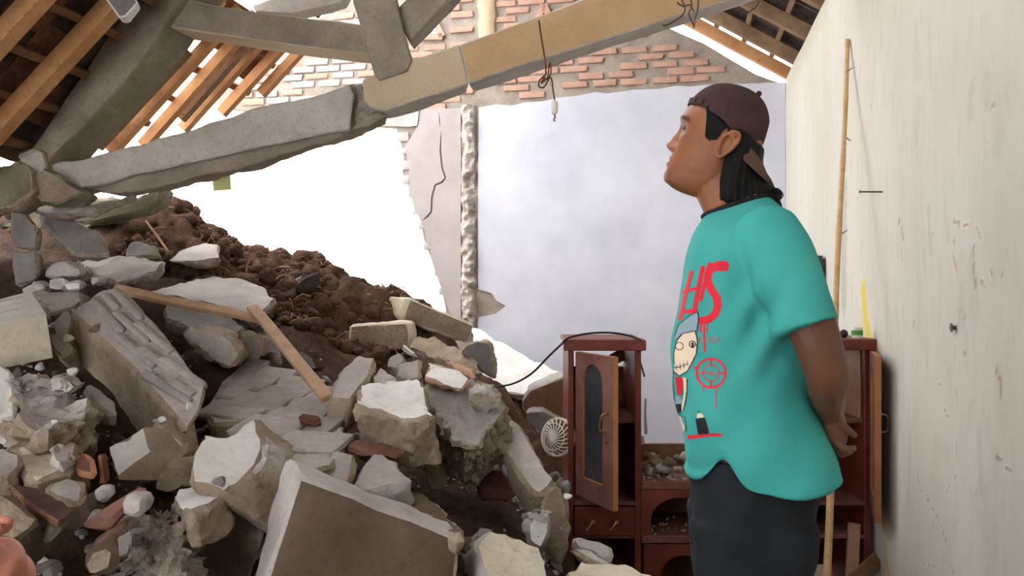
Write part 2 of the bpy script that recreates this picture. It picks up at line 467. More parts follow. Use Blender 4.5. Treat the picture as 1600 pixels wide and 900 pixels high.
# back wall: mortar backing with gable, broken open on its left
OPENING_EDGE = [(500, 30), (462, 80), (455, 95), (437, 100), (415, 108), (395, 108), (380, 113), (345, 130), (335, 150), (345, 166), (420, 178), (500, 196), (560, 193),
                (618, 198), (627, 227), (631, 244), (629, 271), (638, 293), (647, 324), (658, 342), (662, 373), (672, 400), (678, 418), (684, 432), (689, 444), (692, 462), (696, 480), (698, 520), (700, 560), (690, 640), (690, 712)]
BACK = [(1228, 712), (1228, 129), (1216, 129), (1180, 116), (1140, 92), (1100, 68), (1062, 52), (745, -106)] + OPENING_EDGE
V1 = [(657, 58), (678, 30), (692, 58)]; V2 = [(840, 34), (850, 8), (862, 34)]
M['mortarw'] = M['mortar']
wb = slab('wall_back', BACK, [V1, V2], 14, lambda v: backhit(v[0], v[1]), .12, ['mortar', 'rough'], -AX, rough=.012, freq=14, kind='structure')
# plaster right of the column
M['wallb'] = mat('lilac_white_plaster', (186, 187, 200), (208, 209, 220), (198, 199, 210), 1.8, 9, rough=.85, bump=.15, contrast=(.32, .68))
PR = [(1227, 712), (1227, 129), (1200, 129), (1160, 131), (1120, 131), (1080, 135), (1055, 134), (1030, 139), (990, 140), (950, 146), (930, 144), (900, 150), (870, 153), (850, 158), (820, 160), (800, 165), (775, 163), (748, 168),
      (747, 300), (747, 452), (768, 458), (776, 470), (790, 478), (775, 490), (747, 496), (747, 712)]
slab('plaster', PR, [], 10, lambda v: backhit(v[0], v[1], .016), .016, ['wallb', 'dust'], -AX, parent=wb, rough=.004, freq=3)
# plaster left of the column with its crack
M['wallc'] = mat('pale_mauve_plaster', (156, 147, 145), (174, 165, 163), (164, 155, 153), 2.5, 12, rough=.85, bump=.2, contrast=(.32, .68))
PL = [(720, 168), (700, 170), (686, 168), (656, 172), (653, 196), (644, 212), (633, 228), (636, 246), (640, 262), (637, 290), (646, 322), (655, 340), (664, 362), (668, 380), (676, 408), (684, 436), (690, 452), (696, 470), (704, 490), (720, 500)]
def thick_line(pts, w):
    up, dn = [], []
    for i, p in enumerate(pts):
        a = pts[max(0, i - 1)]; b = pts[min(len(pts) - 1, i + 1)]
        dx, dy = b[0] - a[0], b[1] - a[1]; L = math.hypot(dx, dy) or 1
        ww = w * (.15 if i in (0, len(pts) - 1) else 1)
        up.append((p[0] - dy / L * ww, p[1] + dx / L * ww)); dn.append((p[0] + dy / L * ww, p[1] - dx / L * ww))
    return up + dn[::-1]
CR = thick_line([(689, 205), (688, 236), (691, 262), (696, 278), (690, 285), (680, 289), (675, 307), (674, 331), (668, 338), (661, 344)], 1.5)
slab('plaster', PL, [CR, thick_line([(686, 176), (687, 190), (688, 199)], .8)], 8, lambda v: backhit(v[0], v[1], .022), .022, ['wallc', 'dust'], -AX, parent=wb, rough=.006, freq=4)
# ring beam over the opening and over the wall
RB = [(520, 186), (560, 176), (640, 176), (655, 172), (652, 196), (640, 198), (560, 195), (524, 198)]
slab('ring_beam', RB, [], 10, lambda v: backhit(v[0], v[1], .03), .03, ['dust', 'rough'], -AX, parent=wb, rough=.012)
# toothed concrete column strip
def strip(px0, px1, py0, py1, off, m, amp, name):
    bm = bmesh.new(); ny = int((py1 - py0) / 2.5); nx = 10; rows = []
    for j in range(ny + 1):
        r = []
        for i in range(nx + 1):
            u = i / nx; e = math.sin(math.pi * u) ** .4 if 0 < u < 1 else 0
            py = py0 + (py1 - py0) * j / ny
            wob = noise.noise(Vector((0, py * .06, 2 if u < .5 else 9))) * 3.5
            p = backhit(px0 + (px1 - px0) * u + wob, py, 0)
            d = off + amp * (noise.noise(p * 9) + .7 * noise.noise(p * 22))
            r.append(bm.verts.new(p - AX * max(.0, d * e)))
        rows.append(r)
    for a, b in zip(rows, rows[1:]):
        for i in range(nx): bm.faces.new((a[i], a[i + 1], b[i + 1], b[i]))
    bmesh.ops.recalc_face_normals(bm, faces=bm.faces)
    return mk(name, bm, m, parent=wb, sharp=25)
M['column'] = mat('rubbly_column', (168, 154, 144), (212, 202, 194), (120, 104, 92), 10, 40, bump=1.0, bdist=.02)
strip(721, 745, 166, 520, .06, 'column', .06, 'column')
strip(747, 777, -90, 70, .05, 'beamt', .004, 'gable_post')
# vent surrounds: slim plaster frames round the triangular holes
for V in (V1, V2):
    bm = bmesh.new()
    for i in range(3):
        a, b = backhit(*V[i], .02), backhit(*V[(i + 1) % 3], .02)
        bar(bm, a, b, .05, .045, up=-AX)
    mk('vent_frame', bm, 'brick', parent=wb)
# gable bricks
def plaster_y(px):
    for (a, b) in zip(PR[1:18], PR[2:19]):
        if b[0] <= px <= a[0]: return b[1] + (a[1] - b[1]) * (px - b[0]) / max(1e-6, a[0] - b[0])
    return 175
def pxof(p): return (CX + p.x / p.y * F, CY - (p.z - H) / p.y * F)
rowh = .062; z = 2.72; r = 0; nb = 0
while z < 3.66:
    s = .2 + (r % 2) * .125
    while s < 4.8:
        L = .215 * random.uniform(.9, 1.05)
        c = CO + BL * (s + L / 2) + Vector((0, 0, z))
        x, y = pxof(c); ends = [pxof(CO + BL * (s + k * L) + Vector((0, 0, z + dz))) for k in (0, .5, 1) for dz in (-.025, .025)]
        ok = all(inside(e, BACK) for e in ends) and not any(inside(e, V) for e in ends for V in (V1, V2, [(657, 60), (678, 20), (696, 60)])) and -25 < y
        ok = ok and y < (plaster_y(x) - 10 if x > 745 else 176 - max(0, 560 - x) * .05) and x < 1050 + (y - 50) * 1.05 and not (742 < x < 782) and not (715 < x < 748 and y > 158)
        if ok and random.random() > (.18 if y > 118 or x > 1000 else .07):
            white = x < 560 and random.random() < .72
            key = 'brickp' if white else 'brick'
            u = BL * (L - .012); pr = random.uniform(.016, .03)
            piece('brick', brick_mesh(key + str(random.randrange(5)), key, random.randrange(99)), wb, c - AX * random.uniform(.003, .008), u, Vector((0, 0, random.uniform(.042, .05))), -AX * pr)
            nb += 1
        s += .232
    z += rowh; r += 1
# bare bricks on the torn wall edge beside the opening
for (x, y) in ((628, 214), (634, 236), (634, 258), (632, 281), (643, 300), (650, 330), (660, 352), (666, 385), (682, 425), (690, 455)):
    c = backhit(x + 3, y, .0); piece('brick', brick_mesh('brickp%d' % (int(x) % 4), 'brickp', int(y)), wb, c, BL * random.uniform(.05, .1), Vector((0, 0, random.uniform(.045, .08))), -AX * random.uniform(.03, .05))

# nails in the right wall
def nail(px, py, L, label, dirv, r=.003):
    p = rightz(px, py, .0); bm = bmesh.new(); d = Vector(dirv).normalized()
    tube(bm, [p - BL * .01, p + d * L], r, 8); tube(bm, [p + d * L, p + d * (L + .002)], r * 2.2, 8)
    mk('nail', bm, 'metal', label=label, cat='nail', smooth=True)
nail(1380, 300, .085, 'long dark iron nail driven into the cream wall', (-1, .15, .03))
nail(1492, 512, .008, 'short grey bolt head sticking out of the cream wall', (BL.x, BL.y, 0), .006)

# ------------------------------------------------------------------ right-hand roof (the ceiling)
RR = (BL * math.cos(PHI) + Vector((0, 0, math.sin(PHI))))       # up the slope
RN = RR.cross(AX).normalized()
if RN.z < 0: RN = -RN
E0 = CO + Vector((0, 0, EAVE + .02))
ceil = empty('ceiling', E0, kind='structure')
SL = 2.35 / math.cos(PHI)
def rp(s, t, h=0.0): return E0 + RR * s + AX * t + RN * h
k = 0
for t in (-.02, -.42, -.98, -1.55, -2.12, -2.7, -3.3, -4.1, -5, -6, -7, -8):
    bm = bmesh.new(); bar(bm, rp(-.35, t, .03), rp(SL, t, .03), .06, .08, up=RN)
    mk('rafter', bm, 'woodo' if k == 0 else 'woodg', parent=ceil); k += 1
s = -.3
while s < SL:
    bm = bmesh.new(); bar(bm, rp(s, .02, .085), rp(s + random.uniform(-.015, .015), -8.1, .085), .032, .03, up=RN)
    mk('batten', bm, 'woodg', parent=ceil); s += .235
def tile_mesh(nm, m):
    bm = bmesh.new(); nx = 6; rows = []
    for j in range(2):
        r = []
        for i in range(nx + 1):
            u = i / nx - .5
            r.append((u, j - .5, .06 * math.sin(u * 2 * math.pi)))
        rows.append(r)
    top = [[bm.verts.new(Vector(p) + Vector((0, 0, .03))) for p in r] for r in rows]; bot = [[bm.verts.new(Vector(p) - Vector((0, 0, .03))) for p in r] for r in rows]
    for i in range(nx):
        bm.faces.new((top[0][i], top[0][i + 1], top[1][i + 1], top[1][i])); bm.faces.new((bot[0][i], bot[1][i], bot[1][i + 1], bot[0][i + 1]))
        for j in (0, 1): bm.faces.new((top[j][i], bot[j][i], bot[j][i + 1], top[j][i + 1]))
    for i in (0, nx): bm.faces.new((top[0][i], top[1][i], bot[1][i], bot[0][i]))
    bmesh.ops.recalc_face_normals(bm, faces=bm.faces)
    me = bpy.data.meshes.new('roof_tile'); bm.to_mesh(me); bm.free(); me.materials.append(M[m])
    for p in me.polygons: p.use_smooth = True
    me.set_sharp_from_angle(angle=math.radians(40))
    return me
TM = tile_mesh('tile', 'tile'); TM2 = tile_mesh('tile', 'terra')
s = -.3; nrow = 0
while s < SL - .1:
    t = .03
    while t > -3.3:
        if not (random.random() < .035):
            L = .262 if random.random() > .12 else .222
            piece('roof_tile', TM, ceil, rp(s + .12, t - .11, .118 + random.uniform(-.004, .006)), AX * (.236 if random.random() > .3 else .2), RR * L, RN * .22)
        t -= .232
    bm = bmesh.new(); abox(bm, rp(s + .12, -5.8, .118), AX * 2.42, RR * .128, RN * .012); mk('unseen_tile_course', bm, 'tile', parent=ceil, smooth=False)
    s += .235; nrow += 1

# ------------------------------------------------------------------ concrete truss
C0 = P(600, 130, 3.5)
truss = empty('concrete_truss', P(60, 300, 3.45), label='broken grey and tan concrete roof truss fallen slantwise across the room', cat='roof truss')
def member(name, poly, Y, mats, ev=(0, .16, 0), amp=.006, cell=.06, freq=5, lab=None, bev=.006, g=(0, 0), fine=.4):
    o, pts, n = chunk(name, None, poly, Y, g=g, mats=mats, ev=ev, back=1.0, amp=amp, cell=cell, freq=freq, parent=truss, bev=bev, sidemult=1.0, fine=fine)
    if lab: o['label'] = lab
    return o
member('tie_beam', [(566, 124), (640, 95), (718, 70), (732, 131), (640, 161), (600, 173), (580, 170), (568, 158)], 3.45, ('beamt', 'beamg'), lab='tan plastered end piece of the tie beam', cell=.04)
member('tie_beam', [(718, 70), (900, 3), (1130, -80), (1370, -165), (1375, -85), (1133, 2), (1033, 34), (800, 107), (732, 131)], 3.45, ('beamo', 'beamg'), lab='ochre stained length of the tie beam')
member('tie_beam', [(60, 263), (95, 254), (170, 238), (300, 203), (400, 170), (480, 151), (545, 134), (552, 150), (545, 202), (480, 214), (400, 231), (300, 253), (250, 263), (160, 287), (100, 300), (72, 300), (55, 285)], 3.45,
       ('beamg', 'beamg'), ev=(0, .17, 0), amp=.012, cell=.035, freq=7, lab='grey broken length of the tie beam')
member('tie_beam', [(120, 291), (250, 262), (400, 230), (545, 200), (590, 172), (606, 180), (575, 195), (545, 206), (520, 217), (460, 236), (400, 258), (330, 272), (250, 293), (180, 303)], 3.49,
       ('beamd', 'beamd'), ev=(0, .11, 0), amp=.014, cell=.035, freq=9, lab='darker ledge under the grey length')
member('tie_beam', [(538, 140), (566, 126), (572, 160), (600, 174), (560, 196), (545, 204)], 3.5, ('rough', 'rough'), ev=(0, .12, 0), amp=.02, cell=.025, freq=14, lab='crushed joint in the tie beam')
member('rafter_beam', [(262, -80), (187, 28), (57, 221), (46, 240), (70, 258), (130, 196), (197, 127), (248, 58), (262, 30), (345, -80)], 3.42, ('beamd', 'moss'), ev=(.05, .17, -.02), lab='sloping grey rafter beam')
member('collar_beam', [(248, -12), (330, 6), (400, 18), (480, 28), (562, 38), (580, 86), (480, 74), (400, 63), (330, 52), (250, 40)], 3.45, ('beamd', 'beamt'), ev=(0, .15, 0))
member('king_post', [(538, -50), (608, -45), (628, 40), (643, 96), (636, 112), (592, 128), (583, 117), (566, 55)], 3.44, ('beamd', 'beamd'), ev=(.0, .15, 0))
member('strut', [(616, 18), (684, -50), (760, -60), (690, 12), (640, 66), (632, 50)], 3.5, ('beamd', 'beamd'), ev=(.0, .15, 0))
member('strut', [(392, 8), (440, -6), (500, -40), (560, -40), (536, 2), (512, 11), (455, 22), (400, 19)], 3.9, ('beamg', 'beamg'), ev=(0, .1, 0), lab='pale thin strut')
member('broken_stub', [(158, -12), (204, -14), (216, 4), (196, 26), (186, 28)], 3.1, ('dustd', 'white'), ev=(-.02, .08, 0))
member('broken_end', [(30, 242), (51, 228), (66, 236), (74, 262), (60, 275), (36, 268)], 3.4, ('dust', 'tan'), ev=(0, .12, -.03), amp=.014, cell=.02, freq=14)
member('broken_end', [(-20, 262), (28, 250), (48, 262), (50, 300), (20, 322), (-20, 330)], 3.35, ('moss', 'tan'), ev=(0, .15, -.03), amp=.02, cell=.025, freq=12)
member('broken_end', [(50, 268), (68, 262), (100, 282), (130, 300), (96, 316), (60, 318), (44, 300)], 3.38, ('tan', 'moss'), ev=(0, .15, -.02), amp=.02, cell=.025, freq=12)

# ------------------------------------------------------------------ fallen left roof
P0 = P(72, 245, 3.45); LR = Vector((.673, -.0, .74)).normalized(); LN = AX.cross(LR).normalized()
if LN.z < 0: LN = -LN
lroof = empty('collapsed_roof', P0, label='collapsed left roof slope of orange rafters, battens and sooty tiles', cat='roof')
def lp(s, t, h=0.0): return P0 + LR * s + AX * t + LN * h
for (t, s0, s1, m, wd) in ((-1.4, -.6, 1.6, 'woodo', .06), (-1.12, -.6, 1.6, 'woodo', .06), (-.86, -.5, 1.5, 'woodo', .06), (-.56, -.5, 1.5, 'woodo', .06), (-.27, -.45, 1.25, 'woodo', .06), (.02, -.2, 1.1, 'woodg', .06)):
    bm = bmesh.new(); bar(bm, lp(s0, t, .04), lp(s1, t + .02, .04), wd, .07, up=LN)
    mk('rafter', bm, m, parent=lroof)
for (t, s0, s1, m) in ((.19, -.02, 1.0, 'woodo'), (.27, .1, .7, 'woodg'), (.36, .05, 1.0, 'woodo'), (.58, .35, .9, 'woodg'), (.50, .15, 1.0, 'woodo'), (.66, .3, 1.0, 'woodo'), (.84, .5, 1.0, 'woodo'), (1.0, .62, 1.0, 'woodo')):
    bm = bmesh.new(); bar(bm, lp(s0 + random.uniform(-.04, .04), t + random.uniform(-.03, .03), .04), lp(s1, t, .04), .042, .05, up=LN)
    mk('rafter', bm, m, parent=lroof)
for i, s in enumerate([-.6, -.4, -.2, 0, .2, .4, .6, .8, 1.0, 1.2, 1.4]):
    t1 = .15 if s < 0.6 else .98
    bm = bmesh.new(); bar(bm, lp(s, -1.8, .09), lp(s + random.uniform(-.02, .02), t1, .09), .032, .026, up=LN)
    mk('batten', bm, 'woodd', parent=lroof)
for (s, t0, t1) in ((.12, .16, .36), (.3, .18, .3), (.45, .2, .55), (.22, .3, .5), (.62, .3, .9)):
    bm = bmesh.new(); bar(bm, lp(s, t0, .085), lp(s + random.uniform(-.06, .06), t1, .085), .03, .02, up=LN)
    mk('batten', bm, 'woodd', parent=lroof)
for i in range(12):
    s = -.7 + i * .2
    t = -1.75
    while t < (.12 if s > -.25 else -.35):
        piece('roof_tile', TM if random.random() < .78 else TM2, lroof, lp(s + .1, t + .1, .125 + random.uniform(-.004, .01)), AX * .215, LR * .235, LN * .2)
        t += .2
    bm = bmesh.new(); abox(bm, lp(s + .1, -3.4, .125), AX * 1.65, LR * .115, LN * .012); mk('unseen_tile_course', bm, 'tile', parent=lroof, smooth=False)  # unseen slabs added to keep sky light off the foreground
for (s, t) in ((.84, .2), (.86, .42), (.9, .62), (.78, .82)):
    piece('roof_tile', TM2, lroof, lp(s, t + .05, .12), AX * .2, (LR + AX * random.uniform(-.2, .2)) * .22, LN * .2)

# ------------------------------------------------------------------ soil mound under the rubble
CT = [(0, 900, 1.78), (200, 900, 1.92), (400, 920, 2.1), (600, 940, 2.25), (740, 910, 2.45), (-150, 800, 1.8), (0, 760, 2.0), (0, 650, 2.4), (200, 740, 2.4), (350, 790, 2.4), (480, 740, 2.65),
      (620, 790, 2.75), (760, 800, 2.85), (850, 880, 2.7), (0, 570, 2.8), (120, 590, 2.9), (300, 670, 2.85), (400, 640, 2.95), (520, 700, 2.8), (620, 720, 3.0), (720, 740, 3.2), (820, 750, 3.3), (-150, 600, 2.6), (-200, 450, 3.2),
      (50, 490, 3.3), (200, 490, 3.15), (330, 550, 3.2), (450, 570, 3.4), (600, 590, 3.45), (700, 600, 3.6), (780, 660, 3.7), (860, 740, 3.6), (-100, 360, 3.6),
      (30, 385, 3.5), (150, 420, 3.6), (250, 425, 3.8), (330, 452, 3.8), (450, 510, 3.9), (550, 550, 4.1), (650, 560, 4.2), (740, 600, 4.3), (830, 690, 4.1), (880, 750, 3.9),
      (120, 345, 4.1), (200, 335, 4.2), (255, 322, 4.3), (300, 337, 4.45), (345, 375, 4.5), (375, 400, 4.55), (400, 402, 4.6), (440, 400, 4.65), (480, 408, 4.65), (520, 425, 4.6), (545, 455, 4.55), (600, 457, 4.5), (640, 480, 4.6), (700, 545, 4.9), (760, 600, 4.9)]
CP = [(P(*c).x, P(*c).y, P(*c).z) for c in CT]
CP += [(x, y, z) for (x, y, z) in ((-3, 5.6, 1.3), (-2, 5.7, 1.2), (-1, 5.6, 1.0), (-.3, 5.7, .7), (-3, 6.8, .9), (-1.5, 6.8, .7), (-.3, 6.6, .3), (.3, 5.6, .15), (.4, 3.3, .1), (.32, 2.9, .16), (.5, 2.5, .1), (.4, 4.4, .15), (.6, 1.9, 0), (1, 3, -.1), (.55, 3.6, 0.02), (.6, 3.2, -.05), (.45, 3.0, .02), (.7, 4.2, -.05), (.8, 3.6, -.1), (.95, 4.8, -.1), (.55, 5.2, .05), (.2, 4.6, .45), (1, 5, -.1), (.9, 6.5, -.1), (1.0, 1.5, -.1), (.3, 1.6, .3), (-.2, 1.4, .45), (-1, 1.2, .55), (-2, 1.2, .7), (-3, 3, 1.5), (-3, 4.2, 1.75))]
def mound_z(x, y):
    sw = sz = 0
    for (a, b, c) in CP:
        d = (x - a) ** 2 + (y - b) ** 2 + 1e-4; q = 1 / d ** 1.6; sw += q; sz += q * c
    return sz / sw
bm = bmesh.new(); x0, x1, y0, y1, st_ = -3.2, .95, 1.3, 6.9, .035
nx = int((x1 - x0) / st_); ny = int((y1 - y0) / st_); g = []
for i in range(nx + 1):
    r = []
    for j in range(ny + 1):
        x, y = x0 + i * st_, y0 + j * st_
        z = mound_z(x, y)
        soil = max(0, min(1, (y - 3.75) / .4)); q = Vector((x * 5, y * 5, 0))
        n1 = abs(noise.noise(q * .8)) + .5 * abs(noise.noise(q * 1.9)) + .3 * noise.noise(q * 4)
        z += (.02 - .03 * (1 - soil)) + (.09 * soil + .035) * (n1 - .35) - .035 * (1 - soil)
        r.append(bm.verts.new((x + .02 * noise.noise(q * 3), y + .02 * noise.noise(q * 3 + Vector((5, 5, 5))), max(z, -.12))))
    g.append(r)
for i in range(nx):
    for j in range(ny):
        f = bm.faces.new((g[i][j], g[i + 1][j], g[i + 1][j + 1], g[i][j + 1]))
        f.material_index = 0 if g[i][j].co.y > 3.8 and g[i][j].co.x / g[i][j].co.y > -.50 + .05 * noise.noise(g[i][j].co * 3) else 1  # far-left soil set dark too, standing in for the shaded void under the truss
mound = mk('soil_mound', bm, ['soil', 'soild_shade'], label='brown landslide soil heaped up beneath all the rubble', cat='soil', kind='stuff', sharp=180)

# clods and fibres lying in the soil: one body of loose earth
bm = bmesh.new()
def lump(bm, c, r, seed, sub=2, sq=(1, 1, 1)):
    b0 = len(bm.verts)
    res = bmesh.ops.create_icosphere(bm, subdivisions=sub, radius=1.0)
    off = Vector((seed * 3.3, seed * 1.7, seed * .9))
    rot = Matrix.Rotation(seed * 1.3, 3, 'X') @ Matrix.Rotation(seed * 2.1, 3, 'Z')
    for v in res['verts']:
        d = 1 + .45 * noise.noise(v.co * 1.1 + off) + .22 * noise.noise(v.co * 2.7 + off)
        q = Vector((v.co.x * sq[0], v.co.y * sq[1], v.co.z * sq[2])) * d * r
        v.co = Vector(c) + rot @ q
for i in range(750):
    px = random.uniform(180, 660); t = random.random()
    y = 3.85 + .8 * random.random() ** .7; x = (px - 800) / 1250 * y
    r = random.choice([.012, .018, .025, .035, .05]) * random.uniform(.7, 1.2)
    lump(bm, (x, y, mound_z(x, y) + r * .2), r, i, 2 if r > .03 else 1, (1, 1, .75))
mk('loose_earth', bm, 'soil', label='loose clods of brown earth on the soil slope behind the grey slabs', cat='soil', kind='stuff', sharp=180)
bm = bmesh.new()
for i in range(260):
    px = random.uniform(200, 640); y = random.uniform(3.9, 4.65); x = (px - 800) / 1250 * y; z = mound_z(x, y) + .03
    a = random.uniform(0, 6.28); L = random.uniform(.03, .12)
    d = Vector((math.cos(a), math.sin(a) * .6, random.uniform(-.1, .5))) * L
    tube(bm, spline([Vector((x, y, z)), Vector((x, y, z)) + d * .5 + Vector((0, 0, random.uniform(0, .03))), Vector((x, y, z)) + d], 2), random.uniform(.0012, .0028), 4, cap=False)
M['straw'] = mat('dry_roots', (140, 106, 80), (186, 150, 116), None, 8, 40, bump=0)
mk('roots', bm, 'straw', label='dry roots and straw tangled in the brown soil', cat='roots', kind='stuff')

# ------------------------------------------------------------------ the rubble, piece by piece
S3 = ('dustd', 'rough')
chunk('plaster_slab', 'grey plaster slab standing upright, first under the truss at far left', [(8, 327), (33, 329), (48, 345), (62, 363), (57, 392), (36, 391), (17, 387)], 3.35, th=.05, mats=S3, cat='plaster slab')
chunk('plaster_slab', 'squarish grey plaster slab below the upright slab at far left', [(7, 387), (40, 390), (58, 393), (62, 437), (44, 444), (27, 447)], 3.3, th=.05, mats=S3, cat='plaster slab')
chunk('plaster_slab', 'long grey plaster slab sloping right under the mossy beam chunk', [(53, 334), (82, 331), (110, 340), (140, 352), (160, 370), (175, 398), (145, 399), (115, 397), (95, 382), (77, 363)], 3.45, g=(0, -.25), th=.05, mats=S3, cat='plaster slab')
chunk('plaster_slab', 'thin curved grey slab wedged under the tie beam', [(40, 323), (100, 320), (150, 318), (218, 301), (190, 312), (150, 329), (110, 334), (60, 332)], 3.52, g=(0, -.6), th=.035, mats=('dust', 'rough'), cat='plaster slab')
chunk('beam_chunk', 'dark green mossy concrete beam chunk under the tie beam', [(100, 338), (160, 326), (218, 306), (253, 292), (250, 316), (215, 332), (150, 348), (118, 350)], 3.75, th=.16, mats=('moss', 'moss'), cat='concrete beam')
chunk('rubble_block', 'dark block added as the shaded void under the left end of the truss', [(-30, 300), (40, 296), (110, 302), (190, 312), (180, 346), (110, 362), (40, 356), (-30, 350)], 3.95, th=.25, mats=('olive', 'moss'), amp=.02)  # added dark block, stands in for deep shade beneath the truss end
chunk('plaster_slab', 'wide grey plaster slab with a pointed right tip beside small stones', [(115, 406), (150, 401), (200, 400), (240, 402), (260, 405), (247, 423), (215, 432), (183, 442), (163, 437), (147, 430), (130, 416)], 3.5, g=(.0, -.7), th=.05, mats=('dust', 'rough'), cat='plaster slab')
chunk('plaster_slab', 'greenish grey plaster slab behind the wide slab', [(195, 392), (203, 376), (215, 374), (232, 380), (247, 383), (255, 400), (230, 402), (197, 402)], 3.85, g=(0, -.4), th=.05, mats=('dustd', 'moss'), cat='plaster slab')
chunk('plaster_slab', 'grey plaster slab lying on the soil, highest on the slope', [(255, 405), (285, 391), (317, 379), (343, 380), (345, 405), (318, 409), (293, 409)], 3.95, g=(0, -.8), th=.04, mats=('dust', 'rough'), cat='plaster slab')
chunk('plaster_slab', 'broad grey plaster sheet behind the long plank', [(230, 456), (280, 444), (333, 432), (370, 436), (400, 440), (434, 465), (418, 482), (400, 499), (360, 487), (320, 474), (270, 462)], 3.6, g=(.05, -.9), th=.05, mats=('dust', 'rough'), cat='plaster slab')
chunk('plaster_slab', 'grey plaster sheet below the long plank, above the pale round boulder', [(258, 477), (310, 486), (360, 496), (384, 510), (372, 524), (340, 530), (310, 518), (280, 506), (255, 498)], 3.25, g=(.0, -.7), th=.06, mats=('dustd', 'rough'), cat='plaster slab')
chunk('plaster_slab', 'dark grey plaster plate beside the pale plank', [(384, 500), (420, 512), (436, 536), (438, 556), (410, 548), (385, 535)], 3.35, g=(.0, -.5), th=.06, mats=('dustd', 'rough'), cat='plaster slab')
chunk('stone', 'angular grey stone on the heap with two pale stones below it', [(70, 423), (84, 411), (97, 404), (120, 416), (124, 432), (100, 437), (72, 435)], 3.3, th=.09, mats=('dust', 'dust'), cat='stone')
chunk('stone', 'flat pale stone left of the pale lump with a notch', [(70, 436), (86, 432), (100, 434), (102, 448), (98, 454), (74, 450)], 3.2, th=.06, mats=('dust', 'white'), cat='stone')
chunk('stone', 'pale notched lump of plaster right of the flat pale stone', [(97, 441), (115, 438), (129, 440), (127, 454), (102, 458), (97, 450)], 3.15, th=.06, mats=('white', 'dust'), cat='stone')
chunk('stone', 'low grey stone at the left end of the small stones', [(30, 456), (40, 443), (52, 436), (70, 441), (68, 456), (45, 460)], 3.2, th=.07, mats=('dust', 'dust'), cat='stone')
chunk('stone', 'small grey wedge stone above the big coursed wall fragment', [(135, 439), (146, 430), (156, 431), (158, 440), (142, 453)], 3.1, th=.06, mats=('dust', 'dust'), cat='stone')
chunk('plaster_slab', 'flat grey slab behind the slatted vent block', [(48, 458), (80, 454), (125, 456), (132, 468), (112, 480), (78, 490)], 3.1, g=(0, -.8), th=.05, mats=('dust', 'rough'), cat='plaster slab')
chunk('rubble_block', 'pale grey pointed block between vent block and coursed fragment', [(71, 512), (88, 494), (104, 476), (117, 492), (112, 515), (112, 545), (95, 562), (78, 545)], 2.8, g=(0, -.2), th=.14, mats=('dust', 'tan'), cat='rubble block')

# louvred vent block lying on its back
fr = [P(-30, 475, 2.78), P(48, 455, 2.95), P(72, 491, 2.62), P(-30, 508, 2.48)]
vb_ = empty('vent_block', P(30, 545, 2.6), label='white slatted concrete vent block lying on its back at far left', cat='vent block')
dn = Vector((.005, .03, -.145))
bm = bmesh.new()
A, B_, C_, D_ = fr
def lerp(a, b, t): return a * (1 - t) + b * t
def ringbar(bm, a, b, c, d, mi=0):
    box8(bm, [a + dn, b + dn, c + dn, d + dn, a, b, c, d], mi)
ringbar(bm, lerp(A, B_, .86), B_, C_, lerp(D_, C_, .50)); ringbar(bm, A, lerp(A, B_, .86), lerp(lerp(A, B_, .86), lerp(D_, C_, .50), .12), lerp(A, D_, .12))
ringbar(bm, lerp(A, D_, .86), lerp(lerp(A, B_, .86), lerp(D_, C_, .50), .86), lerp(D_, C_, .50), D_)
bmesh.ops.recalc_face_normals(bm, faces=bm.faces)
for f in bm.faces:
    f.material_index = 0 if f.normal.z > .7 else 1  # upward faces whiter, standing in for sky light on them
M['tray'] = mat('white_cast_block', (226, 224, 220), (240, 238, 235), (200, 190, 175), 5, 40, bump=.15)
mk('frame', bm, ['tray', 'cream'], parent=vb_, smooth=False)
for i in range(3):
    t = .2 + i * .24; t2 = t + .075
    bm = bmesh.new(); L0, L1 = lerp(A, D_, t), lerp(A, D_, t2); R0, R1 = [lerp(lerp(A, B_, .86), lerp(D_, C_, .50), q) for q in (t, t2)]
    box8(bm, [L0 + dn * .9, R0 + dn * .9, R1 + dn * .9, L1 + dn * .9, L0 - dn * .02, R0 - dn * .02, R1 + dn * .06, L1 + dn * .06])
    bmesh.ops.recalc_face_normals(bm, faces=bm.faces)
    for f in bm.faces: f.material_index = 0 if f.normal.z > .4 else 1  # slat sides darker than their tops to imitate shade between slats
    mk('slat', bm, ['tray', 'tan'], parent=vb_, smooth=False)

# big wall fragment with brick courses
def coursed(name, label, poly, Y, g, th, mats, quad, rows, cols, key, **kw):
    o, pts, n = chunk(name, label, poly, Y, g=g, th=th, mats=mats, cat='wall fragment', **kw)
    cx = sum(p[0] for p in poly) / len(poly); cy = sum(p[1] for p in poly) / len(poly)
    q = [P(p[0], p[1], Y + g[0] * (p[0] - cx) / 100 + g[1] * (p[1] - cy) / 100) for p in quad]
    mw = bpy.data.objects[o.name]; tb_ = bmesh.new(); tb_.from_mesh(o.data); bmesh.ops.translate(tb_, verts=tb_.verts, vec=WL[o.name]); tree = BVHTree.FromBMesh(tb_); tb_.free()
    brick_courses(o, *q, rows, cols, key, proud=.016, gap=.012, jitter=.001, tree=tree)
    return o
M['course'] = mat('dusty_course_brick', (150, 142, 138), (180, 172, 166), (134, 124, 116), 6, 60, bump=.5, world=True)
coursed('wall_fragment', 'large tilted wall fragment showing three brick courses, left of the boulders', [(112, 490), (128, 474), (160, 449), (188, 446), (222, 478), (270, 536), (323, 604), (316, 640), (292, 676), (262, 640), (205, 575), (150, 525)], 2.72, (.0, -.22), .15,
        ('dust', 'tan'), [(140, 474), (280, 646), (314, 604), (188, 450)], 3, 3, 'course', back=.97, ev=(-.12, .1, -.12), amp=.0035)
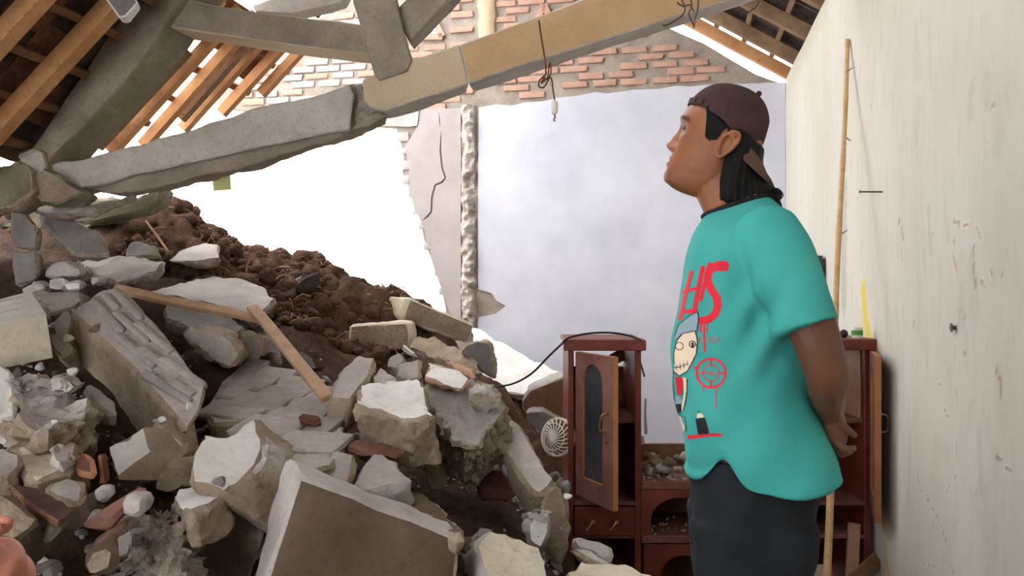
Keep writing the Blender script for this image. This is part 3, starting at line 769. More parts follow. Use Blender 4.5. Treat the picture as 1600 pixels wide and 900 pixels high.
coursed('wall_fragment', 'broad flat wall fragment of dusty brick courses under the pale plank', [(316, 640), (345, 596), (392, 556), (450, 580), (512, 606), (520, 640), (548, 690), (520, 728), (470, 740), (440, 700), (380, 660), (330, 662)], 2.75, (.0, -.62), .14,
        ('dust', 'tan'), [(330, 642), (520, 722), (508, 612), (394, 562)], 4, 3, 'course', amp=.0035)
chunk('boulder', 'pale round-edged mortar boulder under the grey plaster sheet', [(280, 524), (297, 507), (330, 514), (358, 526), (376, 545), (377, 558), (362, 574), (340, 568), (313, 562), (295, 545)], 3.0, th=.16, mats=('dust', 'tan'), amp=.02, cell=.025, cat='boulder')
chunk('boulder', 'grey stone filling the gap right of the pale boulder', [(375, 525), (395, 516), (412, 530), (405, 560), (385, 565), (376, 556)], 3.15, th=.12, mats=('dustd', 'tan'), amp=.015, cat='boulder')
chunk('rubble_block', 'upright tan-ended block leaning beside the white topped boulder', [(514, 626), (533, 576), (560, 552), (588, 560), (578, 590), (563, 608), (547, 628)], 2.8, g=(0, -.35), ev=(-.015, -.02, -.11), mats=('dust', 'tan'), amp=.008, back=.95)
chunk('boulder', 'big boulder with a smooth white plaster top in the middle of the heap', [(562, 598), (600, 590), (645, 587), (662, 606), (672, 625), (684, 648), (655, 654), (635, 655), (610, 648), (575, 644), (558, 640)], 2.62, g=(0, -.55), ev=(.01, .02, -.17), mats=('white', 'tan'), amp=.014, back=.97, cat='boulder', cell=.028, sidemult=2.2)
chunk('rubble_block', 'knobbly grey mass right of the white topped boulder', [(655, 612), (672, 596), (720, 590), (770, 606), (796, 636), (776, 664), (748, 700), (712, 696), (690, 680), (676, 650)], 2.85, g=(0, -.25), th=.22, mats=('dust', 'tan'), amp=.028, cell=.025, freq=7, fine=.6)
chunk('rubble_block', 'lumpy tan top on the knobbly grey mass', [(722, 618), (740, 607), (772, 612), (790, 630), (770, 642), (736, 642)], 2.78, th=.12, mats=('tan', 'dust'), amp=.02, cell=.02)
chunk('plaster_board', 'thin whitish board lying on top of the knobbly grey mass', [(659, 588), (664, 562), (690, 566), (722, 578), (738, 590), (724, 610), (690, 600)], 2.95, g=(.05, -.6), th=.025, mats=('white', 'wood'), cat='board')
chunk('board', 'narrow weathered lath at the edge of the whitish board', [(690, 562), (700, 560), (738, 580), (744, 590), (736, 588)], 3.02, g=(0, -.5), th=.02, mats=('wood', 'wood'), cat='board')
chunk('rubble_block', 'squarish grey block behind the whitish board', [(616, 590), (618, 567), (640, 560), (658, 560), (660, 590), (640, 597)], 2.95, g=(0, -.2), th=.14, mats=('dust', 'tan'))
chunk('rubble_block', 'grey three-cornered piece above the white topped boulder', [(580, 592), (590, 568), (602, 570), (620, 590), (600, 598)], 2.85, g=(0, -.4), th=.1, mats=('dust', 'dust'))
chunk('rubble_block', 'small rough block behind the three-cornered grey piece', [(596, 572), (606, 556), (625, 552), (636, 562), (620, 578)], 3.1, g=(0, -.3), th=.12, mats=('dust', 'tan'), amp=.016)
chunk('beam_chunk', 'long grey concrete post chunk leaning down toward the wall unit', [(776, 686), (782, 664), (800, 652), (820, 676), (845, 712), (867, 750), (858, 764), (843, 774), (830, 768), (806, 736)], 2.85, g=(0, -.35), th=.13, mats=('dust', 'tan'), amp=.007, cat='concrete beam', back=.97)
chunk('beam_chunk', 'long tan concrete beam chunk resting highest on the heap before the opening', [(640, 465), (690, 486), (741, 507), (738, 522), (732, 536), (680, 519), (628, 500), (634, 480)], 4.3, g=(.0, .1), ev=(-.12, .1, .02), mats=('tan', 'cream'), amp=.006, cat='concrete beam', back=1.0)
chunk('rubble_block', 'square tan block under the long beam chunk on the soil', [(545, 527), (547, 508), (590, 504), (637, 503), (641, 520), (640, 543), (600, 549), (545, 551)], 4.1, ev=(.02, .16, .0), mats=('tan', 'cream'), amp=.006, back=1.0)
chunk('rubble_block', 'long tan sloping slab under the beam chunk', [(642, 527), (655, 522), (680, 526), (713, 537), (740, 560), (762, 581), (743, 584), (710, 570), (680, 557), (643, 547)], 3.95, g=(.0, -.5), th=.14, mats=('tan', 'tan'), amp=.02)
chunk('rubble_block', 'grey-brown block right of the long beam chunk, against the bright wall', [(727, 538), (745, 531), (767, 533), (772, 560), (777, 594), (763, 590), (740, 566), (718, 550)], 3.9, th=.14, mats=('dustd', 'tan'), amp=.012)
chunk('rubble_block', 'small pale flake on the heap below the square tan block', [(625, 541), (632, 536), (650, 548), (656, 556), (640, 553)], 3.6, g=(0, -.4), th=.03, mats=('white', 'dust'), amp=.005)
# foreground
chunk('concrete_slab', 'large dark olive concrete slab tilted in the foreground', [(466, 740), (520, 760), (590, 790), (660, 816), (722, 842), (718, 880), (708, 950), (560, 950), (400, 950), (430, 850)], 1.98, g=(.06, -.04), ev=(-.06, .13, .01), mats=('olive', 'dust'), amp=.007, cell=.04, back=1.0, cat='concrete slab')
chunk('plaster_slab', 'dark brown slab lying just behind the big olive slab', [(600, 757), (660, 768), (700, 800), (728, 826), (722, 842), (680, 826), (620, 800)], 2.25, g=(0, -.6), th=.06, mats=('olive', 'tan'), cat='plaster slab')
chunk('rubble_block', 'big tan block with a gleaming white plastered face in the foreground', [(293, 727), (303, 700), (314, 673), (352, 681), (376, 666), (401, 651), (408, 680), (412, 705), (402, 730), (380, 752), (352, 774), (325, 765), (302, 757)], 2.15, g=(.1, -.28), ev=(.12, .1, -.13), mats=('white', 'tan'), amp=.008, back=1.0, cell=.028)
chunk('rubble_block', 'broad tan block leaning under the white plastered face', [(330, 770), (360, 762), (400, 732), (415, 706), (455, 738), (440, 790), (412, 840), (385, 930), (300, 930), (300, 830)], 2.12, g=(.05, .02), th=.2, mats=('tan', 'dust'), amp=.012)
chunk('stone', 'bright white crusted stone in front of the white plastered face', [(264, 776), (276, 766), (291, 760), (322, 765), (352, 763), (350, 776), (330, 790), (296, 800), (272, 792)], 1.98, g=(0, -.5), ev=(.01, .02, -.1), mats=('white', 'tan'), amp=.014, cell=.022, cat='stone')
chunk('stone', 'small grey pebble resting on the white crusted stone', [(326, 758), (334, 744), (346, 740), (352, 748), (350, 760), (336, 766)], 1.98, th=.04, mats=('dustd', 'dustd'), cat='stone')
chunk('rubble_block', 'very rough crumbling mortar lump in the foreground under the white crusted stone', [(199, 803), (212, 790), (231, 779), (256, 784), (280, 790), (290, 815), (300, 846), (306, 940), (238, 940), (222, 860), (208, 830)], 1.88, g=(.05, -.1), th=.2, mats=('rough', 'rough'), amp=.03, freq=12, cell=.018, fine=.7)
chunk('rubble_block', 'white faced cube-like block left of the gleaming white face', [(162, 697), (180, 684), (208, 671), (227, 661), (236, 684), (243, 707), (212, 730), (182, 754), (172, 724)], 2.3, g=(.1, -.12), ev=(.075, .09, -.03), mats=('white', 'tan'), amp=.007, back=1.0)
chunk('rubble_block', 'tan block tucked behind the white faced cube-like block', [(234, 664), (250, 656), (270, 672), (292, 692), (290, 712), (287, 727), (266, 714), (246, 690)], 2.42, th=.14, mats=('dust', 'tan'), amp=.012)
chunk('rubble_block', 'brown block in shade below the white faced cube', [(262, 726), (288, 726), (302, 758), (290, 762), (262, 776), (240, 764)], 2.3, th=.14, mats=('tan', 'tan'), amp=.012)
chunk('rubble_block', 'glaring white plaster lump at far left edge', [(-30, 568), (0, 570), (20, 580), (24, 610), (28, 640), (5, 650), (-30, 650)], 2.35, g=(0, -.3), th=.16, mats=('white', 'white'), amp=.012)
chunk('rubble_block', 'pale knobbly plaster mass beside the glaring white lump', [(24, 584), (44, 590), (68, 605), (92, 600), (113, 617), (140, 625), (138, 650), (110, 664), (80, 678), (52, 690), (28, 655)], 2.32, g=(0, -.4), th=.17, mats=('dust', 'tan'), amp=.03, cell=.022, fine=.6)
chunk('rubble_block', 'rounded pale lump on top of the pale knobbly mass', [(68, 606), (74, 592), (90, 581), (104, 588), (114, 598), (112, 614), (92, 620)], 2.3, th=.1, mats=('dust', 'dust'), amp=.02, cell=.02)
chunk('stone', 'flat lens-shaped grey stone right of the pale knobbly mass', [(130, 606), (145, 604), (162, 612), (176, 626), (186, 642), (174, 648), (156, 640), (142, 624)], 2.5, g=(0, -.4), th=.05, mats=('dust', 'dust'), cat='stone')
chunk('plaster_slab', 'cream plaster plate with a grey patch at lower left', [(20, 698), (40, 688), (60, 685), (92, 680), (126, 690), (120, 712), (114, 732), (82, 742), (50, 754), (34, 738)], 2.12, g=(0, -.45), th=.05, mats=('cream', 'tan'), cat='plaster slab', amp=.012)
chunk('rubble_block', 'grey lump of mortar stuck on the cream plate', [(76, 706), (84, 694), (104, 690), (118, 700), (112, 718), (92, 728), (80, 722)], 2.05, g=(0, -.4), th=.04, mats=('dust', 'dust'), amp=.014)
chunk('rubble_block', 'pale block cut by the left edge beside the cream plate', [(-20, 700), (10, 698), (34, 708), (38, 722), (20, 742), (-20, 748)], 2.0, g=(0, -.3), th=.12, mats=('dust', 'tan'), amp=.014)
chunk('rubble_block', 'smooth tan block at the left edge below the broken tile', [(-20, 758), (10, 762), (40, 786), (67, 808), (56, 826), (20, 850), (-20, 838)], 1.7, g=(.03, -.1), th=.13, mats=('tan', 'olive'), amp=.008)
chunk('clay_tile', 'broken dark clay tile with fresh orange edges at lower left', [(12, 754), (30, 756), (50, 757), (84, 776), (116, 795), (104, 806), (90, 814), (58, 796), (28, 772)], 1.8, g=(0, -.3), th=.022, bev=.004, mats=('terrad', 'terra'), cat='roof tile', amp=.004)
chunk('clay_tile', 'brown clay tile piece above the broken dark tile', [(108, 724), (124, 703), (138, 706), (148, 720), (150, 745), (132, 744), (114, 738)], 2.05, g=(0, -.1), th=.025, mats=('terra', 'terrab'), cat='roof tile', amp=.004)
chunk('clay_tile', 'narrow reddish tile shard standing beside the white faced cube', [(149, 712), (154, 708), (160, 710), (164, 735), (167, 757), (155, 758)], 2.1, th=.025, mats=('terrab', 'terra'), cat='roof tile', amp=.004)
chunk('clay_tile', 'wavy brown clay tile hanging under the white topped boulder', [(536, 697), (545, 690), (558, 684), (576, 690), (597, 685), (620, 692), (632, 700), (628, 711), (600, 708), (575, 708), (556, 706)], 2.45, g=(0, -.5), th=.03, mats=('terra', 'terra'), cat='roof tile', amp=.008)
chunk('stone', 'roundish grey stone below the cream plate', [(60, 760), (82, 746), (110, 738), (128, 742), (137, 750), (132, 780), (112, 788), (84, 776)], 1.95, g=(0, -.3), th=.09, mats=('dust', 'tan'), amp=.014, cat='stone')
chunk('plank', 'red-brown broken plank slanting among the foreground stones', [(118, 820), (150, 798), (190, 774), (224, 755), (229, 765), (204, 786), (166, 824), (140, 824)], 1.82, g=(0, -.1), th=.03, mats=('woodr', 'woodr'), amp=.003, cat='plank')
chunk('plank', 'short red-brown plank end below the slanting one', [(172, 822), (196, 808), (204, 814), (200, 826), (150, 858), (146, 846)], 1.86, g=(0, -.1), th=.03, mats=('woodr', 'woodr'), amp=.003, cat='plank')
chunk('stone', 'small pale pointed stone right of the red-brown plank', [(192, 797), (197, 782), (205, 776), (222, 783), (222, 797), (208, 804)], 1.8, th=.05, mats=('dust', 'dust'), cat='stone')
chunk('stone', 'grey rounded stone under the short plank end', [(172, 842), (181, 831), (205, 829), (212, 838), (203, 868), (186, 874)], 1.75, th=.07, mats=('dustd', 'dustd'), cat='stone')
chunk('stone', 'small pale stone above the red-brown plank', [(140, 774), (150, 764), (164, 759), (172, 770), (170, 784), (152, 790)], 1.92, th=.05, mats=('dust', 'dust'), cat='stone')
chunk('stone', 'dusky rough stone at the bottom under the grey rounded stone', [(130, 880), (146, 858), (168, 850), (182, 860), (176, 890), (150, 905), (132, 905)], 1.75, th=.08, mats=('tan', 'olive'), amp=.014, cat='stone')
chunk('stone', 'greenish grey stone in the shade below the broken tile', [(52, 838), (66, 820), (84, 812), (92, 826), (80, 842), (60, 850)], 1.75, th=.07, mats=('moss', 'moss'), cat='stone')
chunk('brick', 'small dark red brick lying on the flat coursed fragment', [(462, 651), (470, 640), (502, 646), (501, 660), (480, 658)], 2.6, g=(0, -.3), th=.05, mats=('redbrick', 'redbrick'), amp=.003, cat='brick')
chunk('rubble_block', 'grey plate with a curved edge behind the dark olive slab', [(484, 744), (497, 730), (520, 701), (538, 704), (556, 711), (552, 738), (546, 764), (510, 752)], 2.3, g=(0, -.15), th=.06, mats=('dust', 'tan'), amp=.008)
chunk('boulder', 'large smooth grey boulder behind the dark olive slab', [(547, 760), (556, 730), (580, 708), (602, 706), (624, 720), (645, 736), (643, 752), (610, 764), (572, 773)], 2.32, g=(0, -.3), th=.15, mats=('dust', 'dust'), amp=.014, cat='boulder', bev=.02)
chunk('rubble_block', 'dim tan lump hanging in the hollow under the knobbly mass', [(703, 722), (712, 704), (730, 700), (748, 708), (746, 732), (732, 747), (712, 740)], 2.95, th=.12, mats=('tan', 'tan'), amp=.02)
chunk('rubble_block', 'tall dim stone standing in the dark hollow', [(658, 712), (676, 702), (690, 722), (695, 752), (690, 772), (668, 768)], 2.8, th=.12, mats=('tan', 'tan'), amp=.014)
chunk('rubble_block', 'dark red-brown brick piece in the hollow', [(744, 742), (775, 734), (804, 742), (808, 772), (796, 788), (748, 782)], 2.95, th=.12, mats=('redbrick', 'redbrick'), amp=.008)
chunk('rubble_block', 'small lit flake on the dark brick piece', [(782, 730), (792, 727), (801, 734), (796, 742), (786, 740)], 2.9, th=.04, mats=('dust', 'dust'), amp=.006)
chunk('rubble_block', 'pale-faced block on the floor at the foot of the heap', [(740, 850), (762, 824), (790, 830), (814, 840), (843, 857), (856, 880), (864, 940), (770, 940)], 2.2, g=(.1, -.25), ev=(-.04, .1, -.08), mats=('cream', 'dust'), amp=.01, back=.97)
chunk('rubble_block', 'rough grey crust beside the pale-faced floor block', [(735, 852), (752, 836), (768, 850), (790, 890), (790, 940), (738, 940)], 2.25, th=.12, mats=('dust', 'rough'), amp=.02, cell=.02)
chunk('rubble_block', 'tall tan column chunk standing before the wall unit drawers', [(843, 794), (850, 772), (867, 757), (880, 761), (886, 800), (892, 850), (880, 880), (867, 890), (856, 850), (846, 815)], 2.65, g=(.05, -.06), th=.12, mats=('tan', 'tan'), amp=.012)
chunk('rubble_block', 'white rough chunk leaning on the tall tan column chunk', [(822, 818), (832, 806), (850, 812), (863, 806), (860, 832), (845, 852), (828, 842)], 2.5, th=.1, mats=('white', 'dust'), amp=.016, cell=.02)
chunk('stone', 'small grey triangular piece beside the tall tan column chunk', [(876, 758), (893, 755), (891, 772), (884, 778)], 2.75, th=.05, mats=('dustd', 'dustd'), cat='stone')
chunk('stone', 'white lump of plaster at the foot of the wall unit', [(890, 842), (906, 838), (923, 842), (954, 849), (959, 870), (945, 876), (922, 864), (900, 856)], 2.55, g=(0, -.2), th=.1, mats=('dust', 'dust'), amp=.014, cat='stone')
chunk('plaster_slab', 'thin grey shard crossing the floor rubble', [(881, 850), (905, 855), (925, 862), (950, 876), (968, 888), (945, 888), (916, 874)], 2.42, g=(0, -.3), th=.03, mats=('dust', 'tan'), cat='plaster slab')
chunk('plaster_slab', 'flat cream slab at the bottom edge before the wall unit', [(884, 895), (893, 882), (904, 871), (945, 878), (991, 886), (1022, 901), (1020, 940), (890, 940)], 2.3, g=(0, -.4), th=.08, mats=('cream', 'tan'), cat='plaster slab', amp=.01)
# behind, toward the wall
chunk('plaster_slab', 'brown broken slab leaning behind the left tower of the wall unit', [(812, 628), (826, 608), (850, 598), (872, 590), (905, 576), (908, 662), (880, 660), (850, 655), (818, 645)], 3.85, g=(0, .02), th=.08, mats=('ply', 'dust'), cat='plaster slab', ev=(.0, .1, .02))
chunk('plaster_slab', 'grey slab foot under the brown broken slab', [(822, 642), (850, 640), (885, 655), (905, 668), (880, 690), (845, 680), (824, 662)], 3.8, th=.07, mats=('dustd', 'dust'), cat='plaster slab')
chunk('plaster_slab', 'bright white plaster sheet sloping down against the back wall', [(735, 510), (752, 512), (775, 528), (830, 560), (896, 590), (880, 612), (830, 618), (770, 610), (745, 570)], 5.0, g=(.1, -.8), th=.06, mats=('white', 'white'), cat='plaster slab')
chunk('clay_tile', 'dark clay tile jutting from the soil', [(458, 447), (478, 432), (500, 422), (498, 446), (474, 462), (462, 460)], 4.25, th=.03, mats=('tile', 'tile'), cat='roof tile', amp=.004)
chunk('clay_tile', 'second dark tile edge lower in the soil, left of the jutting tile', [(430, 453), (446, 446), (462, 448), (462, 462), (440, 466)], 4.2, g=(0, -.3), th=.03, mats=('tile', 'tile'), cat='roof tile', amp=.004)
chunk('clay_tile', 'flat dark tile lying on the crest of the soil', [(418, 440), (450, 434), (478, 428), (472, 436), (440, 446)], 4.3, g=(0, -1.2), th=.025, mats=('dustd', 'tile'), cat='roof tile', amp=.004)
chunk('stone', 'dark earthy boulder at the crest of the soil below the bright opening', [(250, 330), (262, 322), (278, 322), (287, 330), (280, 342), (258, 342)], 4.35, th=.1, mats=('soil', 'soil'), cat='stone')
chunk('rubble_block', 'dark earthy clump beside the pale plank end', [(455, 550), (472, 545), (490, 556), (503, 580), (480, 584), (462, 575)], 3.3, th=.1, mats=('dustd', 'soil'), amp=.02)

# planks
def plank(label, a, b, wd, th, m, group=None):
    bm = bmesh.new(); bar(bm, a, b, wd, th, up=Vector((0, -.5, .8)))
    bmesh.ops.bevel(bm, geom=list(bm.edges), offset=.003, segments=1, affect='EDGES')
    bmesh.ops.subdivide_edges(bm, edges=[e for e in bm.edges if e.calc_length() > .2], cuts=12)
    for v in bm.verts: v.co += Vector((0, 0, .006 * noise.noise(v.co * 4)))
    return mk('plank', bm, m, label=label, cat='plank')
plank('long weathered plank lying across the grey plaster sheets', P(178, 450, 3.15), P(408, 500, 3.3), .045, .022, 'wood')
plank('pale short plank sloping down onto the flat coursed fragment', P(394, 480, 3.35), P(512, 622, 2.72), .045, .022, 'wood')
bm = bmesh.new(); tube(bm, spline([P(228, 346, 3.95), P(248, 372, 3.9), P(262, 392, 3.85)], 5), .006, 6)
mk('stick', bm, 'straw', label='thin pale stick lying on the soil above the grey slab', cat='stick')
for (lab, pts) in (('curled dry root beside the grey plaster sheet', [(308, 425), (318, 432), (326, 445), (330, 462)]), ('pale bent root at the crest of the soil', [(385, 425), (387, 412), (391, 404)]), ('looped dry root near the dark tile', [(432, 436), (440, 430), (452, 432), (455, 440)])):
    bm = bmesh.new(); tube(bm, spline([P(x, y, 4.05) + Vector((0, 0, .0)) for x, y in pts], 5), .005, 6)
    mk('root', bm, 'straw', label=lab, cat='root')

# small loose stones, copies of eight shapes
PR8 = []
bmesh_mats = ['dust', 'dust', 'dustd', 'tan', 'white', 'dust', 'tan', 'rough']
for i in range(8):
    bm = bmesh.new(); res = bmesh.ops.create_icosphere(bm, subdivisions=3, radius=1)
    off = Vector((i * 5.1, i * 2.3, 1)); rnd = random.Random(i)
    pl = [(Vector((rnd.uniform(-1, 1), rnd.uniform(-1, 1), rnd.uniform(-1, 1))).normalized(), rnd.uniform(.45, .8)) for _ in range(9)]
    for v in bm.verts:
        k = 1.0
        for (nn, d) in pl:
            q = v.co.normalized().dot(nn)
            if q > .01: k = min(k, d / q)
        v.co = v.co.normalized() * (k + .06 * noise.noise(v.co * 3 + off)); v.co.z *= .8
    me = bpy.data.meshes.new('loose_stone'); bm.to_mesh(me); bm.free(); me.materials.append(M[bmesh_mats[i]])
    for p in me.polygons: p.use_smooth = True
    me.set_sharp_from_angle(angle=math.radians(28)); PR8.append(me)
zones = [((60, 210), (690, 890), (1.75, 2.2), 34), ((300, 500), (500, 720), (2.5, 3.2), 15), ((500, 800), (560, 800), (2.5, 3.4), 18), ((800, 880), (620, 860), (2.7, 3.8), 44), ((20, 140), (420, 640), (2.3, 3.3), 18), ((730, 890), (820, 890), (2.4, 2.7), 14), ((140, 330), (420, 700), (2.4, 3.3), 14)]
from mathutils.bvhtree import BVHTree as _B
dgs = bpy.context.evaluated_depsgraph_get(); dgs.update()
def drop(x, y, ztop=2.2):
    hit, loc, nn, idx, ob, mx = SC.ray_cast(dgs, Vector((x, y, ztop)), Vector((0, 0, -1)))
    if not hit: return None
    nm = ob.name
    k = 1 if nm.startswith('soil') else .3 if nm.startswith('rubble') else .16 if nm.startswith('wall_frag') else 0
    return loc if random.random() < k else None
ns = 0
ZN = ['in the dark foreground gap at lower left', 'on or beside the flat coursed fragment', 'in the middle of the heap', 'on the slope between heap and wall unit', 'beside the slatted vent block at the left', 'on the floor before the wall unit', 'around the big tilted wall fragment']
CN = ['grey', 'grey', 'dark grey', 'tan', 'white', 'grey', 'tan', 'brown crumbly']
for zi, (xr, yr, Yr, cnt) in enumerate(zones):
    for k in range(cnt * 3):
        Yv = random.uniform(*Yr); px = random.uniform(*xr); x = (px - 800) / 1250 * Yv
        r = random.choice([.012, .016, .02, .02, .028, .036]) * random.uniform(.8, 1.2)
        zt = min(mound_z(x, Yv) + .28, 2.0)
        p = drop(x, Yv, zt)
        if p is None or p.z < 0: continue
        ki = random.randrange(8); o = bpy.data.objects.new('loose_stone', PR8[ki]); COL.objects.link(o)
        o.location = p + Vector((0, 0, r * .45)); o.scale = (r * random.uniform(.8, 1.3), r, r * random.uniform(.7, 1.0)); o.rotation_euler = (random.uniform(-.4, .4), random.uniform(-.4, .4), random.uniform(0, 6.28))
        tag(o, 'small %s loose stone %s' % (CN[ki], ZN[zi]), 'stone', 'small %s loose stones %s' % (CN[ki], ZN[zi])); ns += 1
# gravel and chips too small to count
bm = bmesh.new()
for k in range(1900):
    (xr, yr, Yr, cnt) = random.choice(zones); Yv = random.uniform(*Yr); px = random.uniform(*xr); x = (px - 800) / 1250 * Yv
    p = drop(x, Yv, min(mound_z(x, Yv) + .25, 2.0))
    if p is None or p.z < 0: continue
    r = random.uniform(.003, .009)
    res = bmesh.ops.create_icosphere(bm, subdivisions=1, radius=r)
    for v in res['verts']: v.co = v.co * random.uniform(.7, 1.2) + p + Vector((0, 0, r * .4))
mk('gravel', bm, 'dust', label='fine grey chips and dust grit scattered over the heap', cat='gravel', kind='stuff', smooth=False)

# ------------------------------------------------------------------ wall unit with two towers
UY = 3.2
def ux(px): return (px - CX) / F * UY
def uz(py): return H + (CY - py) / F * UY
unit = empty('wall_unit', (.85, UY + .17, 0), label='dark mahogany wall unit with two towers and arched glass doors hanging open', cat='cabinet')
def panel(name, x0, x1, y0, y1, z0, z1, m, bev=.003, parent=unit, **kw):
    bm = bmesh.new(); abox(bm, ((x0 + x1) / 2, (y0 + y1) / 2, (z0 + z1) / 2), ((x1 - x0) / 2, 0, 0), (0, (y1 - y0) / 2, 0), (0, 0, (z1 - z0) / 2))
    if bev: bmesh.ops.bevel(bm, geom=list(bm.edges), offset=bev, segments=1, affect='EDGES')
    bmesh.ops.recalc_face_normals(bm, faces=bm.faces)
    return mk(name, bm, m, parent=parent, **kw)
D0, D1 = UY, UY + .34
def tower(x0, x1, ztop):
    panel('side_panel', x0, x0 + .022, D0, D1, 0, ztop - .045, 'mahog'); panel('side_panel', x1 - .026, x1, D0, D1, 0, ztop - .045, 'mahog')
    panel('top_board', x0 - .012, x1 + .012, D0 - .02, D1, ztop - .018, ztop, 'mahogd'); panel('cornice', x0 - .02, x1 + .016, D0 - .025, D0 + .01, ztop - .045, ztop - .002, 'mahog')
    panel('shelf', x0 + .02, x1 - .02, D0 + .02, D1, uz(663), uz(655), 'mahogd')
    panel('back_panel', x0 + .01, x1 - .01, D1 - .012, D1 - .004, .08, ztop - .14, 'ply')
    panel('shelf', x0 + .02, x1 - .02, D0, D1, uz(790), uz(784), 'mahogd'); panel('shelf', x0 + .02, x1 - .02, D0, D1, uz(842), uz(836), 'mahogd')
    panel('plinth', x0 + .02, x1 - .02, D0 + .01, D0 + .03, 0, .1, 'mahog')
LX0, LX1, ZT = ux(888), ux(1002), uz(530)
tower(LX0, LX1, ZT)
RX0, RX1 = ux(1252), ux(1361)
tower(RX0, RX1, uz(529))
M['pink'] = mat('pale_inner_board', (150, 112, 88), (172, 134, 108), None, 6, 40, rough=.6, bump=.1)
panel('liner', RX1 - .034, RX1 - .026, D0 + .03, D1 - .02, uz(660), uz(548), 'pink')
# drawer of the left tower
dr = panel('drawer', LX0 + .024, LX1 - .028, D0 - .014, D0 + .2, uz(836), uz(792), 'mahog')
for k in (925, 962):
    bm = bmesh.new(); p = Vector((ux(k), D0 - .014, uz(812))); tube(bm, [p, p + Vector((0, -.012, 0)), p + Vector((0, -.02, 0))], [.005, .004, .009], 10)
    tube(bm, spline([p + Vector((0, -.018, 0)), p + Vector((-.012, -.02, -.016)), p + Vector((-.026, -.018, -.034))], 4), .0035, 6)
    mk('drawer_pull', bm, 'brass', parent=dr)
# middle section
MX0, MX1 = LX1, RX0
panel('shelf', MX0, MX1, D0 - .01, D1, uz(764), uz(752), 'mahogd'); panel('shelf', MX0, MX1, D0 - .01, D1, uz(848), uz(836), 'mahogd')
panel('back_board', MX0 + .01, MX1 - .01, D1 - .02, D1 - .004, uz(760), .615, 'ply'); panel('back_panel', MX0, MX1, D1 - .014, D1 - .004, 0.02, uz(764), 'ply')
panel('divider', (MX0 + MX1) / 2 - .012, (MX0 + MX1) / 2 + .012, D0, D1, 0, uz(764), 'mahog')
def arched(name, c0, uvec, z0, z1, wd, hole, thick, m, parent=unit, nvec=None, edge=None):
    """plate from corner c0 along uvec, with an arch-topped hole (u0,u1,v0,v1 as fractions)"""
    u0, u1, v0, v1 = hole[0] * wd, hole[1] * wd, hole[2] * (z1 - z0), hole[3] * (z1 - z0)
    r = (u1 - u0) / 2; rz = min(r, (v1 - v0) * .6)
    hp = [(u0, v0), (u1, v0)] + [((u0 + u1) / 2 + r * math.cos(t * math.pi / 14), v1 - rz + rz * math.sin(t * math.pi / 14)) for t in range(15)]
    to3 = lambda v: Vector(c0) + uvec * v[0] + Vector((0, 0, z0 + v[1]))
    n = nvec
    o = slab(name, [(0, 0), (wd, 0), (wd, z1 - z0), (0, z1 - z0)], [hp], .03, to3, thick, [m, edge or m], n, parent=parent)
    return o, hp, to3
X = Vector((1, 0, 0)); NY = Vector((0, -1, 0))
for (xa, xb) in ((MX0, (MX0 + MX1) / 2), ((MX0 + MX1) / 2, MX1)):
    arched('arch_fascia', (xa, D0, 0), X, uz(836), uz(764), xb - xa, (.12, .88, 0.002, .82), .014, 'mahog', nvec=NY)
    arched('cupboard_door', (xa + .01, D0 - .005, 0), X, .06, uz(850), xb - xa - .02, (.22, .85, .12, .8), .016, 'mahog', nvec=NY)
# arched glass doors, hanging open
M['glass'] = mat('dusty_dark_glass', (44, 48, 52), (70, 72, 76), (96, 96, 98), 5, 60, rough=.22, bump=0, spec=.5)
gb = M['glass'].node_tree.nodes['Principled BSDF']; gb.inputs['Transmission Weight'].default_value = .25
def glass_door(hinge, free, z0, z1, hole, keyside, hz):
    u = (free - hinge); wd = u.length; u = u.normalized(); n = Vector((u.y, -u.x, 0))
    if n.dot(Vector((0, 0, H)) - hinge) < 0: n = -n
    d, hp, to3 = arched('door', hinge, u, z0, z1, wd, hole, .022, 'mahogd', nvec=n, edge='wood2')
    bm = bmesh.new(); fa = [bm.verts.new(to3(p) - n * .013) for p in hp]; fb = [bm.verts.new(to3(p) - n * .009) for p in hp]
    bm.faces.new(fa); bm.faces.new(fb[::-1])
    for i in range(len(hp)): bm.faces.new((fa[i], fb[i], fb[(i + 1) % len(hp)], fa[(i + 1) % len(hp)]))
    bmesh.ops.recalc_face_normals(bm, faces=bm.faces)
    mk('glass_pane', bm, 'glass', parent=d, smooth=False)
    bm = bmesh.new(); h = hinge + u * wd * .86 + Vector((0, 0, hz)); nn = n * keyside; base = Vector((0, 0, 0)) if keyside > 0 else -n * .022
    tube(bm, spline([h + base + Vector((0, 0, .034)), h + base + nn * .022 + Vector((0, 0, .028)), h + base + nn * .026 - u * .012, h + base + nn * .022 - u * .02 + Vector((0, 0, -.03)), h + base - u * .02 + Vector((0, 0, -.036))], 5), .0045, 8)
    for dz in (.034, -.036):
        q = h + base + Vector((0, 0, dz)) - (u * .02 if dz < 0 else u * 0); tube(bm, [q, q + nn * .004], .009, 10)
    mk('handle', bm, 'brass', parent=d)
    bm = bmesh.new(); q = h + base - u * .002 + Vector((0, 0, -.075)); tube(bm, [q, q + nn * .003], .008, 10); mk('keyhole', bm, 'brass', parent=d)
    return d
M['wood2'] = mat('raw_door_edge', (150, 98, 62), (172, 118, 78), None, 6, 40, bump=.1)
glass_door(Vector((ux(899), UY - .012, 0)), P(958, 0, 2.94) * 1.0 - Vector((0, 0, P(958, 0, 2.94).z)), .478, 1.046, (.2, .73, .14, .93), 1, .80)
fr_ = P(1367, 0, 2.93); glass_door(Vector((RX1 - .012, UY - .012, 0)), Vector((fr_.x, fr_.y, 0)), .44, 1.05, (.2, .76, .12, .92), -1, .80)

